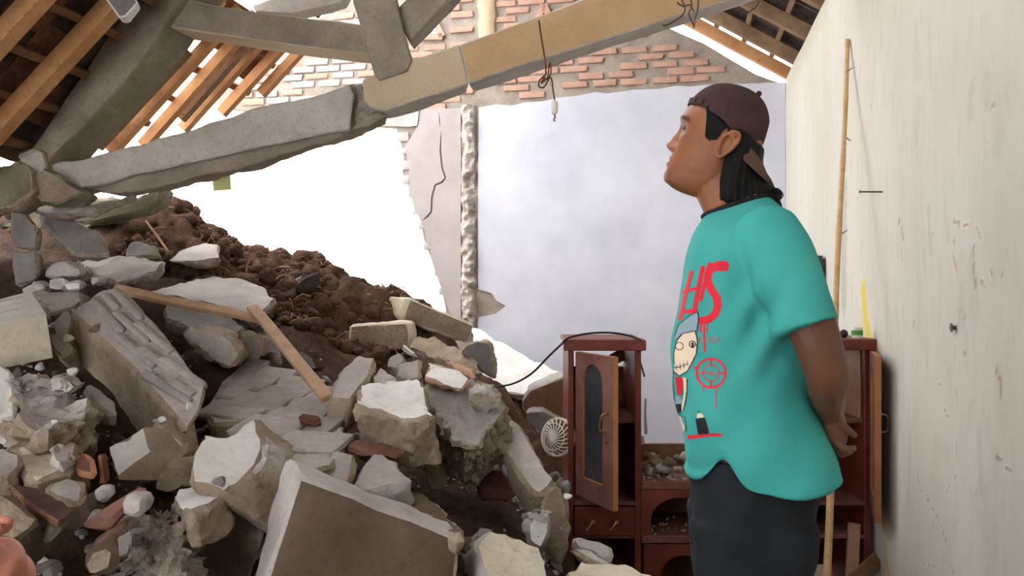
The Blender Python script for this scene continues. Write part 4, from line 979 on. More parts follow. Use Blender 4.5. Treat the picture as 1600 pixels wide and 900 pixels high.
# odds and ends on and about the unit
def thing_mesh(name, bm, m, label, cat, **kw): return mk(name, bm, m, label=label, cat=cat, **kw)
bm = bmesh.new(); bar(bm, (ux(958), UY + .3, uz(580)), (ux(1026), UY + .33, uz(546)), .05, .018, up=Vector((0, -1, .3)))
bmesh.ops.subdivide_edges(bm, edges=[e for e in bm.edges if e.calc_length() > .1], cuts=4)
thing_mesh('plank', bm, 'ply', 'broken brown board slanting out behind the left tower top', 'board')
bm = bmesh.new(); tube(bm, [(ux(1017), UY + .36, uz(555)), (ux(1024), UY + .37, uz(580)), (ux(1031), UY + .37, uz(605))], .004, 6)
thing_mesh('stick', bm, 'metal', 'thin dark rod dangling from the broken brown board', 'stick')
bm = bmesh.new(); tube(bm, [(ux(1031), UY + .33, uz(702)), (ux(1030), UY + .34, uz(670)), (ux(1031), UY + .34, uz(641))], [.008, .006, .005], 6)
thing_mesh('stick', bm, 'dust', 'short pale stick standing at the back of the middle shelf', 'stick')
zs = uz(752)
for i in range(16):
    o = bpy.data.objects.new('rubble_piece', PR8[[0, 3, 6, 7, 1][i % 5]]); COL.objects.link(o); r = random.uniform(.018, .04)
    o.location = (random.uniform(MX0 + .04, MX0 + .34), D0 + random.uniform(.05, .28), zs + r * .62 + (.03 if i > 9 else 0)); o.scale = (r * 1.3, r, r * .9); o.rotation_euler = (random.uniform(-.5, .5), random.uniform(-.5, .5), random.uniform(0, 6))
    tag(o, 'lump of rubble on the middle shelf of the wall unit', 'stone', 'rubble lumps on the middle shelf')
for i, (a, b, lab) in enumerate((((1012, 712), (1052, 738), 'brown splintered stick lying across the shelf rubble'), ((1004, 736), (1040, 722), 'short dusty lath on the shelf rubble'))):
    bm = bmesh.new(); bar(bm, (ux(a[0]), UY + .1, uz(a[1])), (ux(b[0]), UY + .12, uz(b[1])), .014, .01); thing_mesh('lath', bm, 'ply', lab, 'stick')
bm = bmesh.new()
for i in range(420):
    r = random.uniform(.003, .008); res = bmesh.ops.create_icosphere(bm, subdivisions=1, radius=r)
    p = Vector((random.uniform(MX0 + .01, MX1 - .02), D0 + random.uniform(.0, .3), random.choice([zs, zs, uz(836)]) + r * .5))
    for v in res['verts']: v.co += p
mk('grit', bm, 'tan', label='brown grit spread over the shelves of the wall unit', cat='grit', kind='stuff', smooth=False)
# tin and dark lid on the right tower
M['green'] = mat('green_label', (70, 140, 60), (90, 160, 74), None, 8, 30, rough=.4, bump=0); M['dark'] = mat('dark_rubber', (30, 28, 30), (44, 40, 40), None, 8, 30, rough=.6, bump=0)
tb = Vector((ux(1346), UY + .04, uz(529)))
tin = empty('tin', tb, label='small round tin with a green label on top of the right tower', cat='tin')
for (z0, z1, m, nm) in ((0, .012, 'plastic', 'base_rim'), (.012, .032, 'green', 'label_band'), (.032, .043, 'plastic', 'lid')):
    bm = bmesh.new(); tube(bm, [tb + Vector((0, 0, z0)), tb + Vector((0, 0, z1))], .022 if nm != 'label_band' else .0225, 20); mk(nm, bm, m, parent=tin)
bm = bmesh.new(); res = bmesh.ops.create_uvsphere(bm, u_segments=16, v_segments=10, radius=.017)
for v in res['verts']: v.co = Vector((v.co.x, v.co.y, v.co.z * 1.0)) + Vector((ux(1328), UY + .06, uz(529) + .016))
thing_mesh('ball', bm, 'dark', 'small dark round ball beside the green tin', 'ball')
# two loose boards at the foot of the right tower
bm = bmesh.new(); bar(bm, (ux(1322), UY - .05, uz(905)), (ux(1338), UY + .02, uz(820)), .045, .016, up=Vector((0, -1, 0))); thing_mesh('board', bm, 'pink', 'pale brown board leaning inside the foot of the right tower', 'board')
bm = bmesh.new(); bar(bm, (ux(1306), UY - .1, uz(905)), (ux(1362), UY - .06, uz(866)), .06, .016, up=Vector((0, -1, .0))); thing_mesh('board', bm, 'ply', 'short board end lying slantwise before the leaning pale board', 'board')
# grey rag and white stub on the wall behind the standing man
p = rightz(1284, 408); bm = bmesh.new(); tube(bm, spline([p, p + Vector((-.05, -.02, .01)), p + Vector((-.1, -.03, -.02))], 5), [.03] * 6 + [.026] * 5, 10)
thing_mesh('pipe_stub', bm, 'plastic', 'white pipe stub on the wall behind the man\'s shoulder', 'pipe')
bm = bmesh.new(); q = rightz(1287, 440); abox(bm, q + BL * .03, BL * .03, AX * .07, Vector((0, 0, .14))); bmesh.ops.bevel(bm, geom=list(bm.edges), offset=.015, segments=2, affect='EDGES')
thing_mesh('meter_box', bm, 'metal', 'dark box on the wall behind the man\'s back', 'box')

# bamboo pole leaning on the wall
bm = bmesh.new(); pt = rightz(1329, 62) + BL * .014; pb = Vector((.964, 2.5, .0)); pts, rs = [], []
for i in range(41):
    t = i / 40; q = pb.lerp(pt, t) + Vector((.006 * math.sin(t * 9), .006 * math.cos(t * 7), 0)); pts.append(q); rs.append((.0135 - .004 * t) * (1.13 if i % 5 == 0 else 1))
tube(bm, pts, rs, 10); pole = thing_mesh('bamboo_pole', bm, 'bamboo', 'long thin bamboo pole leaning against the cream wall behind the man', 'pole')
for t in (.62, .8, .93):
    bm = bmesh.new(); q = pb.lerp(pt, t); tube(bm, [q, q + Vector((.03, -.005, .02 * (1 if t != .8 else -1)))], [.004, .002], 6); mk('twig', bm, 'woodg', parent=pole)

# small white fan thrown on the heap
fc = P(870, 683, 3.28); fan = empty('fan', fc, label='small white plastic fan guard thrown on the rubble beside the left tower', cat='fan')
fx = Vector((-.62, -.75, .2)).normalized(); fu = Vector((0, 0, 1)); fu = (fu - fx * fu.dot(fx)).normalized(); fv = fx.cross(fu)
R_ = .076
def fp(r, a, d): return fc + (fu * math.cos(a) + fv * math.sin(a)) * r + fx * d
for (r, d, th, nm) in ((R_, 0, .004, 'rim'), (R_, -.018, .004, 'rim'), (R_ * .72, .024, .0022, 'guard_ring')):
    bm = bmesh.new(); L = [fp(r, k * math.pi / 20, d) for k in range(41)]; tube(bm, L, th, 6, cap=False); mk(nm, bm, 'plastic', parent=fan)
bm = bmesh.new(); tube(bm, [fc + fx * .03, fc + fx * .036], [.018, .015], 16); mk('hub', bm, 'plastic', parent=fan)
for k in range(20):
    a = k * 2 * math.pi / 20; bm = bmesh.new()
    tube(bm, [fp(.016 + (R_ - .016) * t, a + .8 * t, .034 * (1 - t ** 2.2)) for t in (0, .25, .5, .75, 1)], .0026, 5); mk('rib', bm, 'plastic', parent=fan)

# cables
bm = bmesh.new(); tube(bm, spline([P(735, 607, 3.6), P(770, 604, 3.5), P(800, 600, 3.4), P(830, 584, 3.3), P(858, 556, 3.22), P(877, 538, 3.17), P(888, 528, 3.18), P(920, 521, 3.22), P(955, 520, 3.22), P(985, 525, 3.2), P(1001, 532, 3.16)], 6), .0045, 6)
thing_mesh('cable', bm, 'black', 'black cable sagging from the heap up over the left tower', 'cable')
M['cord'] = mat('brown_twisted_cord', (70, 46, 34), (110, 74, 54), None, 20, 60, bump=.2)
bm = bmesh.new(); Yc = 3.36
tube(bm, spline([P(842, 32, Yc - .02), P(846, 60, Yc), P(852, 96, Yc), P(853, 116, Yc)], 6), .004, 6)
tube(bm, spline([P(x, y, Yc) for x, y in ((853, 116), (843, 126), (842, 135), (850, 136), (858, 122), (861, 112), (859, 97), (857, 112), (855, 124), (850, 122), (846, 130), (852, 124), (861, 122), (864, 140), (867, 158))], 6), .0036, 6)
cord = thing_mesh('lamp_cord', bm, 'cord', 'brown electric cord knotted and hanging from the tie beam with an empty lamp holder', 'lamp cord')
bm = bmesh.new(); c = P(866, 157, Yc); zz = Vector((0, 0, -1)); tube(bm, [c, c + zz * .006, c + zz * .02, c + zz * .048, c + zz * .055, c + zz * .06], [.006, .014, .017, .015, .012, .006], 12); hold = mk('lamp_holder', bm, 'plastic', parent=cord)
bm = bmesh.new(); c2 = c + zz * .058; tube(bm, spline([c2, c2 + Vector((.004, 0, -.012)), c2 + Vector((-.002, 0, -.022)), c2 + Vector((.004, 0, -.03))], 4), .0034, 6); mk('wire_end', bm, 'cord', parent=hold)
for i, (lab, pts) in enumerate((('thin dark wire looping off the right end of the tie beam', [(1062, -6), (1070, 12), (1066, 24), (1052, 34), (1040, 40), (1036, 38)]), ('second dark wire dangling beside the looping one', [(1078, -6), (1081, 10), (1076, 22), (1084, 40)]),
                                 ('dark wire hanging from the beam in front of the roof slit', [(1092, -8), (1090, 14), (1086, 30), (1084, 44)]), ('short dark twig tied under the beam end', [(1058, 4), (1068, 10), (1078, 8), (1084, 18)]),
                                 ('curved dark wire under the right roof slope', [(1186, 2), (1180, 12), (1168, 20), (1160, 20)]))):
    bm = bmesh.new(); tube(bm, spline([P(x, y, 3.36 if i < 4 else 4.2) for x, y in pts], 6), .0035, 6); thing_mesh('wire', bm, 'metal', lab, 'wire')
M['leaf'] = mat('yellow_green_leaf', (178, 180, 110), (196, 196, 134), None, 6, 30, bump=.1)
bm = bmesh.new(); abox(bm, P(346, 276, 3.62), (.036, .01, .004), (-.004, .0, .062), (.001, .004, 0)); bmesh.ops.bevel(bm, geom=list(bm.edges), offset=.003, segments=1, affect='EDGES')
thing_mesh('leaf', bm, 'leaf', 'yellow-green leaf strip hanging below the tie beam in the bright opening', 'leaf')

# ------------------------------------------------------------------ the standing man
BX = (1140 - CX) / F * 1.79; BASE = Vector((BX, 1.79, 0))
fw = Vector((-1.79, BX, 0)).normalized(); nc = Vector((-BX, -1.79, 0)).normalized()     # forward, toward the viewer's side
def W(a, l, z): return BASE + fw * a + nc * l + Vector((0, 0, z))
def pl(px, py, l=0.0):
    d = ray(px, py); t = (l + (BASE - Vector((0, 0, 0))).dot(nc)) / d.dot(nc)
    p = CAMP + d * t
    return (p - BASE).dot(fw), p.z
def PW(px, py, l): a, z = pl(px, py, l); return W(a, l, z)

TILT = math.radians(19); EA, EZ = pl(1134, 233, 0)
def HW(x, y, z):          # head frame to world
    a = EA + x * math.cos(TILT) - z * math.sin(TILT); zz = EZ + x * math.sin(TILT) + z * math.cos(TILT)
    return W(a, y, zz)
def interp(tab, z):
    if z <= tab[0][0]: return tab[0][1:]
    for p, q in zip(tab, tab[1:]):
        if z <= q[0]:
            t = (z - p[0]) / (q[0] - p[0]); t = t * t * (3 - 2 * t) * .35 + t * .65
            return tuple(p[i] + (q[i] - p[i]) * t for i in range(1, len(p)))
    return tab[-1][1:]
HT = [(-.121, .060, .030, .012), (-.117, .085, .015, .030), (-.106, .1055, .005, .043), (-.085, .1115, -.015, .053), (-.06, .1095, -.036, .061), (-.04, .1065, -.05, .0665), (-.02, .1045, -.062, .070), (0, .1065, -.07, .0725),
      (.02, .1105, -.073, .0735), (.036, .1165, -.074, .0735), (.05, .114, -.074, .073), (.07, .1075, -.071, .069), (.1, .094, -.056, .056), (.12, .072, -.02, .038), (.13, .05, .02, .016)]
def g2(u, s): return math.exp(-(u / s) ** 2)
def face_dx(y, z):
    d = 0
    hn = interp([(-.046, 0), (-.040, .006), (-.036, .0165), (-.029, .0265), (-.022, .0235), (-.010, .0175), (.003, .0105), (.016, .0045), (.03, .0), (.2, 0)], z)[0]
    sg = interp([(-.046, .012), (-.034, .013), (-.027, .0105), (-.01, .0085), (.01, .008), (.03, .01), (.2, .01)], z)[0]
    d += hn * g2(y, sg)
    d += .0085 * (g2(y - .0145, .0055) + g2(y + .0145, .0055)) * g2(z + .032, .0075)           # nostril wings
    for s in (1, -1):
        d -= .011 * g2(y - s * .031, .016) * g2(z - .014, .011)                               # sockets
        d += .0035 * g2(y - s * .03, .022) * g2(z - .036, .008)                               # brows
        d += .004 * g2(y - s * .046, .016) * g2(z + .014, .018)                               # cheekbones
        d -= .003 * g2(y - s * .04, .012) * g2(z + .055, .02)
    lip = g2(y, .021)
    d += lip * (.0055 * g2(z + .0535, .0055) + .006 * g2(z + .069, .006) - .0045 * g2(z + .0612, .0026) - .003 * g2(z + .081, .006)) + .004 * g2(y, .016) * g2(z + .1, .012)
    return d
bm = bmesh.new(); NR, NA = 90, 96; rows = []
for j in range(NR + 1):
    z = -.121 + (.251) * j / NR; xf, xb, wd = interp(HT, z); xm = .018 if z > -.09 else .03; r = []
    for i in range(NA):
        t = 2 * math.pi * i / NA; c, s = math.cos(t), math.sin(t)
        x = xm + ((xf - xm) * abs(c) ** .85 if c > 0 else -(xm - xb) * abs(c) ** .95)
        y = wd * (1 if s > 0 else -1) * abs(s) ** (.82 if c > 0 else .9)
        if c > 0: x += face_dx(y, z) * min(1, c * 2.5)
        r.append(bm.verts.new(HW(x, y, z)))
    rows.append(r)
for a, b in zip(rows, rows[1:]):
    for i in range(NA): bm.faces.new((a[i], a[(i + 1) % NA], b[(i + 1) % NA], b[i]))
bm.faces.new(rows[0][::-1]); bm.faces.new(rows[-1])
# ears
for s in (1, -1):
    ec = (.0, .073 * s, -.002)
    def ep(u, v, o): return HW(ec[0] - .004 + u * .94 - v * .12, ec[1] + s * (o - u * .32), ec[2] + v)
    hx = [(.012, -.016), (.016, -.002), (.013, .014), (.004, .026), (-.008, .029), (-.018, .023), (-.021, .01), (-.017, -.006), (-.009, -.02), (.0, -.03), (.008, -.031), (.011, -.022)]
    tube(bm, spline([ep(u, v, .014) for u, v in hx], 4), .0042, 8)
    pts = spline([ep(u * .97, v * .97, .0075) for u, v in hx], 3); top = [bm.verts.new(p) for p in pts]; bot = [bm.verts.new(p - nc * s * .02) for p in pts]
    bm.faces.new(top); bm.faces.new(bot[::-1])
    for i in range(len(pts)): bm.faces.new((top[i], bot[i], bot[(i + 1) % len(pts)], top[(i + 1) % len(pts)]))
    tube(bm, spline([ep(.0, .018, .013), ep(-.010, .012, .013), ep(-.011, -.002, .013), ep(-.004, -.016, .013)], 4), .0032, 8)
    tube(bm, [ep(.012, -.006, .008), ep(.010, -.013, .012)], .004, 8)
def loft(bm, rings, n=40):
    """rings: (a_front, a_back, l_centre, half_width, z_front, z_back)"""
    R = []
    for (a1, a0, lc, wd, zf, zb) in rings:
        r = []
        for i in range(n):
            t = 2 * math.pi * i / n; c, s = math.cos(t), math.sin(t)
            k = (abs(c) ** .88) * (1 if c > 0 else -1); m = (abs(s) ** .82) * (1 if s > 0 else -1)
            r.append(bm.verts.new(W((a1 + a0) / 2 + (a1 - a0) / 2 * k, lc + wd * m, (zf + zb) / 2 + (zf - zb) / 2 * k)))
        R.append(r)
    for a, b in zip(R, R[1:]):
        for i in range(n): bm.faces.new((a[i], a[(i + 1) % n], b[(i + 1) % n], b[i]))
    bm.faces.new(R[0][::-1]); bm.faces.new(R[-1])
    return R
def pr(yf, xf, yb, xb, wd, lc=0.0):
    a1, z1 = pl(xf, yf, 0); a0, z0 = pl(xb, yb, 0); return (a1, a0, lc, wd, z1, z0)
# neck and trunk
loft(bm, [pr(266, 1076, 236, 1176, .052), pr(290, 1080, 262, 1180, .054), pr(312, 1090, 290, 1186, .056), pr(337, 1101, 312, 1198, .062), pr(352, 1104, 328, 1208, .085), pr(372, 1100, 350, 1220, .13), pr(400, 1092, 385, 1232, .155),
          pr(460, 1082, 450, 1240, .16), pr(540, 1075, 540, 1240, .15), pr(620, 1078, 620, 1246, .145), pr(700, 1086, 700, 1268, .155), pr(760, 1092, 760, 1268, .15)])
# arms with hands behind the back
def limb(pts, rs, n=6, seg=14):
    P3 = spline(pts, n); rr = []
    for i in range(len(pts) - 1): rr += [rs[i] + (rs[i + 1] - rs[i]) * k / n for k in range(n)]
    tube(bm, P3, rr + [rs[-1]], seg)
SH = PW(1205, 372, .15); EL = PW(1289, 577, .20); WR = PW(1296, 645, .03)
limb([SH, PW(1240, 440, .185), PW(1275, 528, .205), EL], [.055, .054, .0455, .040])
limb([PW(1283, 550, .205), PW(1293, 588, .192), PW(1293, 612, .13), PW(1295, 634, .07), WR], [.043, .0415, .038, .031, .025])
SHr = PW(1205, 372, -.15); ELr = PW(1276, 575, -.235); WRr = PW(1292, 668, -.06)
limb([SHr, PW(1240, 440, -.185), PW(1262, 520, -.225), ELr], [.055, .053, .046, .042])
limb([ELr, PW(1284, 620, -.16), WRr], [.042, .037, .026])
def finger(pts, r0, r1): limb(pts, [r0 + (r1 - r0) * i / (len(pts) - 1) for i in range(len(pts))], 4, 10)
# left hand: palm hanging below the wrist, thumb and fingers pointing back
limb([WR, PW(1299, 662, .03), PW(1302, 680, .025), PW(1306, 694, .02)], [.024, .029, .031, .022])
finger([PW(1302, 656, .05), PW(1315, 664, .052), PW(1326, 673, .048), PW(1337, 682, .042)], .0100, .0072)
finger([PW(1303, 688, .045), PW(1314, 698, .05), PW(1326, 702, .048), PW(1337, 699, .042)], .0095, .007)
finger([PW(1304, 696, .028), PW(1314, 705, .03), PW(1326, 706, .022), PW(1332, 700, .012)], .0095, .007)
finger([PW(1302, 698, .010), PW(1310, 709, .008), PW(1320, 709, .0), PW(1326, 702, -.01)], .009, .0068)
finger([PW(1299, 696, -.006), PW(1304, 707, -.012), PW(1312, 707, -.02), PW(1318, 701, -.026)], .008, .006)
# right hand: clasping the left wrist from behind
limb([WRr, PW(1300, 664, -.03), PW(1306, 656, .005)], [.026, .029, .022])
for k, (dx, dy) in enumerate(((0, -14), (1, -7), (2, 0), (2, 7))):
    finger([PW(1306 + dx, 655 + dy, .0), PW(1312 + dx, 650 + dy, .03), PW(1306 + dx, 646 + dy, .058), PW(1295 + dx, 646 + dy, .06)], .009, .0065)
finger([PW(1294, 668, -.02), PW(1288, 660, .01), PW(1284, 652, .035)], .011, .008)
# hips, legs, feet
loft(bm, [pr(705, 1092, 705, 1268, .15), pr(760, 1090, 760, 1268, .155), pr(800, 1092, 800, 1262, .155), pr(830, 1100, 830, 1250, .14)])
for s, off in ((1, 0), (-1, -14)):
    ZC = lambda z: (z)
    rg = []
    for (zz, xf, xb, wd) in ((.80, 1094, 1266, .078), (.655, 1096, 1256, .078), (.5, 1112, 1226, .06), (.42, 1114, 1220, .058), (.3, 1122, 1232, .056), (.12, 1136, 1206, .04), (.07, 1134, 1208, .038)):
        a1, _ = pl(xf + off, 450, 0); a0, _ = pl(xb + off, 450, 0); rg.append((a1, a0, s * .085, wd, zz, zz))
    loft(bm, rg, 28)
    am = (rg[-1][0] + rg[-1][1]) / 2
    limb([W(am - .05, s * .085, .045), W(am + .04, s * .088, .045), W(am + .12, s * .092, .032), W(am + .17, s * .095, .024)], [.04, .042, .036, .02])
bmesh.ops.recalc_face_normals(bm, faces=bm.faces)
body = grow(bm, .0034, smooth=2, name='body')
SK = (150, 100, 70)
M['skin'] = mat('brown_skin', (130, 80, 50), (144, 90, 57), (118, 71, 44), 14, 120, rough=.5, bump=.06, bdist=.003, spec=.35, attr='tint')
sb_ = M['skin'].node_tree.nodes['Principled BSDF']; sb_.inputs['Subsurface Weight'].default_value = .08; sb_.inputs['Subsurface Radius'].default_value = (.02, .008, .004); sb_.inputs['Subsurface Scale'].default_value = .3
M['skinp'] = mat('plain_skin', (124, 76, 48), (136, 85, 54), None, 14, 120, rough=.5, bump=0, spec=.35)
cl = body.verts.layers.float_color.new('tint')
for v in body.verts:
    q = v.co - BASE; a = q.dot(fw); l = q.dot(nc); z = q.z
    u, w_ = a - EA, z - EZ; x = u * math.cos(TILT) + w_ * math.sin(TILT); zz = -u * math.sin(TILT) + w_ * math.cos(TILT)
    c = (1, 1, 1, 0)
    if x > .06 and zz > -.13 and zz < .075:
        f = g2(l, .020) * max(g2(zz + .054, .006), g2(zz + .068, .006))
        if f > .05: c = (*lin((128, 66, 56))[:3], min(.9, f * 1.2))
        f2 = g2(zz + .0612, .0022) * (1 if abs(l) < .028 else 0)
        if f2 > .2: c = (*lin((70, 34, 28))[:3], f2 * .9)
        yb = abs(l) - .031
        f3 = g2(zz - (.0385 - .25 * max(0, yb) - .1 * abs(yb)), .0048) * (1 if -.022 < yb < .024 else 0) * min(1, max(.0, .5 + .5 * noise.noise(v.co * 400)) + .45)
        if f3 > .15: c = (*lin((44, 30, 24))[:3], min(.85, f3))
        f4 = max(g2(zz + .066 + .02, .02), .8 * g2(zz + .048, .007)) * g2(l, .035) * .22
        if f4 > c[3]: c = (*lin((92, 62, 48))[:3], f4)
        f5 = g2(math.hypot(abs(l) - .0085, zz + .0405), .0045)
        if f5 > .4 and x > .1: c = (*lin((60, 30, 24))[:3], f5)
    if z < 1.28 and z > .75: c = (*lin((88, 58, 43))[:3], .8)  # tanned arms, deepened further to carry the shade on them
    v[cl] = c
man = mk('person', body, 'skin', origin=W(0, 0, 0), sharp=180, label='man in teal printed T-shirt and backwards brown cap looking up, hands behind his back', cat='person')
def part(name, bm, m, parent=man, **kw): return mk(name, bm, m, parent=parent, **kw)
# eyes
M['eyew'] = mat('eye_white', (128, 112, 100), None, None, 5, 20, rough=.2, bump=0); M['iris'] = mat('dark_iris', (34, 22, 18), None, None, 5, 20, rough=.15, bump=0)
for s in (1, -1):
    bm = bmesh.new(); bmesh.ops.create_uvsphere(bm, u_segments=20, v_segments=14, radius=.0115); cpos = HW(.0895, .031 * s, .0125)
    bmesh.ops.translate(bm, verts=bm.verts, vec=cpos); e = part('eye', bm, 'eyew')
    bm = bmesh.new(); bmesh.ops.create_uvsphere(bm, u_segments=16, v_segments=10, radius=.0072)
    dirv = (HW(1, .4 * s, .2) - HW(0, 0, 0)).normalized(); bmesh.ops.translate(bm, verts=bm.verts, vec=cpos + dirv * .0058); part('iris', bm, 'iris', parent=e)
    # lids
    bm = bmesh.new()
    tube(bm, spline([HW(.098 - abs(k) * .0045 - (.002 if k > 0 else 0), .031 * s + k * .0075 * s, .0178 - .0014 * k * k) for k in (-1.9, -1, 0, 1, 1.9)], 4), .0022, 8)
    part('eyelid', bm, 'skinp'); bm = bmesh.new()
    tube(bm, spline([HW(.0975 - abs(k) * .0045 - (.002 if k > 0 else 0), .031 * s + k * .0075 * s, .0068 + .0014 * k * k) for k in (-1.9, -1, 0, 1, 1.9)], 4), .002, 8); part('eyelid', bm, 'skinp')
    bm = bmesh.new(); tube(bm, spline([HW(.1005 - abs(k) * .0045 - (.002 if k > 0 else 0), .031 * s + k * .0075 * s, .0166 - .0014 * k * k) for k in (-1.7, -1, 0, 1, 1.8)], 4), .0008, 6); part('lashes', bm, 'iris')

# cap worn backwards
M['cap'] = mat('dark_brown_twill', (58, 40, 38), (70, 50, 48), (50, 34, 32), 20, 220, rough=.85, bump=.25, bdist=.003); M['capin'] = mat('brown_brim', (82, 62, 50), (96, 74, 60), None, 12, 150, rough=.85, bump=.2, bdist=.003)
EDGE = [(-.08, .006), (-.064, .0115), (-.017, .0254), (.0345, .0505), (.074, .0641), (.112, .067)]
def capp(phi, th):
    c, s = math.cos(phi), math.sin(phi); k = 2 / 2.35
    ct = max(0, math.cos(th)) ** k; st_ = math.sin(th); st_ = (abs(st_) ** k) * (1 if st_ > 0 else -1)
    return (.018 + .0935 * (1 if c > 0 else .985) * c * ct, .0835 * s * ct, .048 + .0915 * st_)
def theta0(phi):
    lo, hi = -1.2, 1.3
    for _ in range(30):
        m = (lo + hi) / 2; x, y, z = capp(phi, m)
        if z < interp(EDGE, x)[0]: lo = m
        else: hi = m
    return (lo + hi) / 2
bm = bmesh.new(); NP, NT_ = 72, 26; rows = []
for j in range(NT_):
    r = []
    for i in range(NP):
        ph = 2 * math.pi * i / NP; t0 = theta0(ph); th = t0 + (math.pi / 2 - t0) * j / NT_
        x, y, z = capp(ph, th); kk = 1 - .0055 * abs(math.cos(3 * ph)) ** 30
        w1 = .0022 * noise.noise(Vector((x * 30, y * 30, z * 30)))
        r.append(bm.verts.new(HW(.018 + (x - .018) * kk * (1 + w1 * 8), y * kk * (1 + w1 * 8), z)))
    rows.append(r)
for a, b in zip(rows, rows[1:]):
    for i in range(NP): bm.faces.new((a[i], a[(i + 1) % NP], b[(i + 1) % NP], b[i]))
tv = bm.verts.new(HW(*capp(0, math.pi / 2)))
for i in range(NP): bm.faces.new((rows[-1][i], rows[-1][(i + 1) % NP], tv))
inn = [bm.verts.new(HW(.018 + (capp(2 * math.pi * i / NP, theta0(2 * math.pi * i / NP))[0] - .018) * .95, capp(2 * math.pi * i / NP, theta0(2 * math.pi * i / NP))[1] * .95, capp(2 * math.pi * i / NP, theta0(2 * math.pi * i / NP))[2] + .004)) for i in range(NP)]
for i in range(NP): bm.faces.new((rows[0][(i + 1) % NP], rows[0][i], inn[i], inn[(i + 1) % NP]))
bmesh.ops.recalc_face_normals(bm, faces=bm.faces)
cap = part('cap', bm, 'cap', sharp=60)
bm = bmesh.new(); bmesh.ops.create_uvsphere(bm, u_segments=12, v_segments=8, radius=.0065); bmesh.ops.translate(bm, verts=bm.verts, vec=HW(-.028, 0, .136)); part('button', bm, 'cap', parent=cap)
bm = bmesh.new(); L = []
for k in range(-12, 13):
    ph = k * .075; x, y, z = capp(ph, theta0(ph) + .10); L.append(HW(x + .003 * math.cos(ph), y + .003 * math.sin(ph), z))
for p, q in zip(L, L[1:]): bar(bm, p, q, .002, .014, up=HW(0, 0, 1) - HW(0, 0, 0))
part('strap', bm, 'cap', parent=cap, smooth=False)
bm = bmesh.new(); ph = .62; x, y, z = capp(ph, theta0(ph) + .11); tube(bm, [HW(x, y, z), HW(x + .006 * math.cos(ph), y + .006 * math.sin(ph), z)], .005, 12); part('strap_stud', bm, 'dark', parent=cap)
# brim hanging behind
bm = bmesh.new(); top, bot = [], []
a1, z1 = pl(1176, 236, 0); a2, z2 = pl(1200, 287, 0); dbr = Vector((a2 - a1, 0, z2 - z1))
for i in range(25):
    u = -1 + 2 * i / 24; ph = math.pi + u * 1.3; x, y, z = capp(ph, theta0(ph)); e = HW(x * .99, y * .99, z + .004); rt, rb = [], []
    for j in range(9):
        v = j / 8; ln = (1 - abs(u) ** 3 * .5)
        d = W(dbr.x, 0, dbr.z) - W(0, 0, 0)
        q = e + d * v * ln + fw * (abs(u) ** 2 * .016 * v + .004 * v)
        rt.append(bm.verts.new(q)); rb.append(bm.verts.new(q + fw * .004 + Vector((0, 0, -.002))))
    top.append(rt); bot.append(rb)
for i in range(24):
    for j in range(8):
        bm.faces.new((top[i][j], top[i + 1][j], top[i + 1][j + 1], top[i][j + 1])); bm.faces.new((bot[i][j], bot[i][j + 1], bot[i + 1][j + 1], bot[i + 1][j]))
    bm.faces.new((top[i][8], top[i + 1][8], bot[i + 1][8], bot[i][8]))
for i in (0, 24):
    for j in range(8): bm.faces.new((top[i][j], top[i][j + 1], bot[i][j + 1], bot[i][j]))
bmesh.ops.recalc_face_normals(bm, faces=bm.faces); part('brim', bm, 'capin', parent=cap, sharp=50)

# hair: locks grown into one mass
M['hair'] = mat('black_hair', (6, 5, 6), (11, 10, 10), None, 30, 200, rough=.5, bump=.6, bdist=.004, stretch=(3, 3, .4), spec=.2)
bm = bmesh.new(); rnd = random.Random(11)
for i in range(260):
    u = rnd.uniform(-1, 1) if i > 150 else -1 + 2 * i / 150; ph = math.pi + u * 1.2; x, y, z = capp(ph, theta0(ph)); side = abs(u); sg = 1 if u * -1 > 0 else -1
    dp = rnd.uniform(.90, 1.0) if side > .4 else rnd.uniform(.94, 1.04); root = HW(.018 + (x - .018) * dp, y * dp * (.85 if side < .72 else 1), z + .010)
    k_ = max(0, 1 - dp)
    ly = y * (rnd.uniform(.7, .92) if side < .72 else rnd.uniform(.8, 1.0))
    t1x, t1y = 1188 - 46 * side ** 2.0 - 120 * k_, 262 - 4 * side
    t2x, t2y = 1204 - 70 * side ** 1.6 - 100 * k_, 288
    tx, ty = 1216 - 84 * side ** 1.5 + rnd.uniform(-5, 5) - 60 * k_, 323 - 10 * side ** 2 + rnd.uniform(-6, 4)
    cv = [root, PW(t1x, t1y, ly), PW(t2x, t2y, ly), PW(tx, ty, ly * .97)]
    tube(bm, spline(cv, 4), [.0095 - .0045 * k / 12 for k in range(13)], 7)
hb = grow(bm, .0032, smooth=1, name='hair'); part('hair', hb, 'hair', sharp=180)
bm = bmesh.new()
for k in range(84):
    sx = 1106 + 36 * k / 83; sy = 164 + (sx - 1104) * .85; by = max(sy + 9, 217 - .045 * (sx - 1115) ** 2) + rnd.uniform(-5, 4)
    tube(bm, spline([PW(sx, sy, .0715), PW(sx - 1, (sy + by) / 2, .0745), PW(sx - 2 - rnd.random() * 2, by, .074)], 3), [.0032 - .002 * q / 6 for q in range(7)], 5)
part('sideburn', bm, 'hair'); bm = bmesh.new()
for k in range(14):
    x0_ = 1209 + rnd.uniform(-6, 6); l0 = rnd.uniform(-.03, .04)
    tube(bm, spline([PW(x0_ - 12, 300, l0), PW(x0_, 297 + rnd.uniform(-5, 5), l0), PW(x0_ + 9, 303 + rnd.uniform(-4, 4), l0), PW(x0_ + 4, 314 + rnd.uniform(-3, 3), l0), PW(x0_ - 7, 314, l0)], 5), .0013, 5)
part('hair_curl', bm, 'hair')

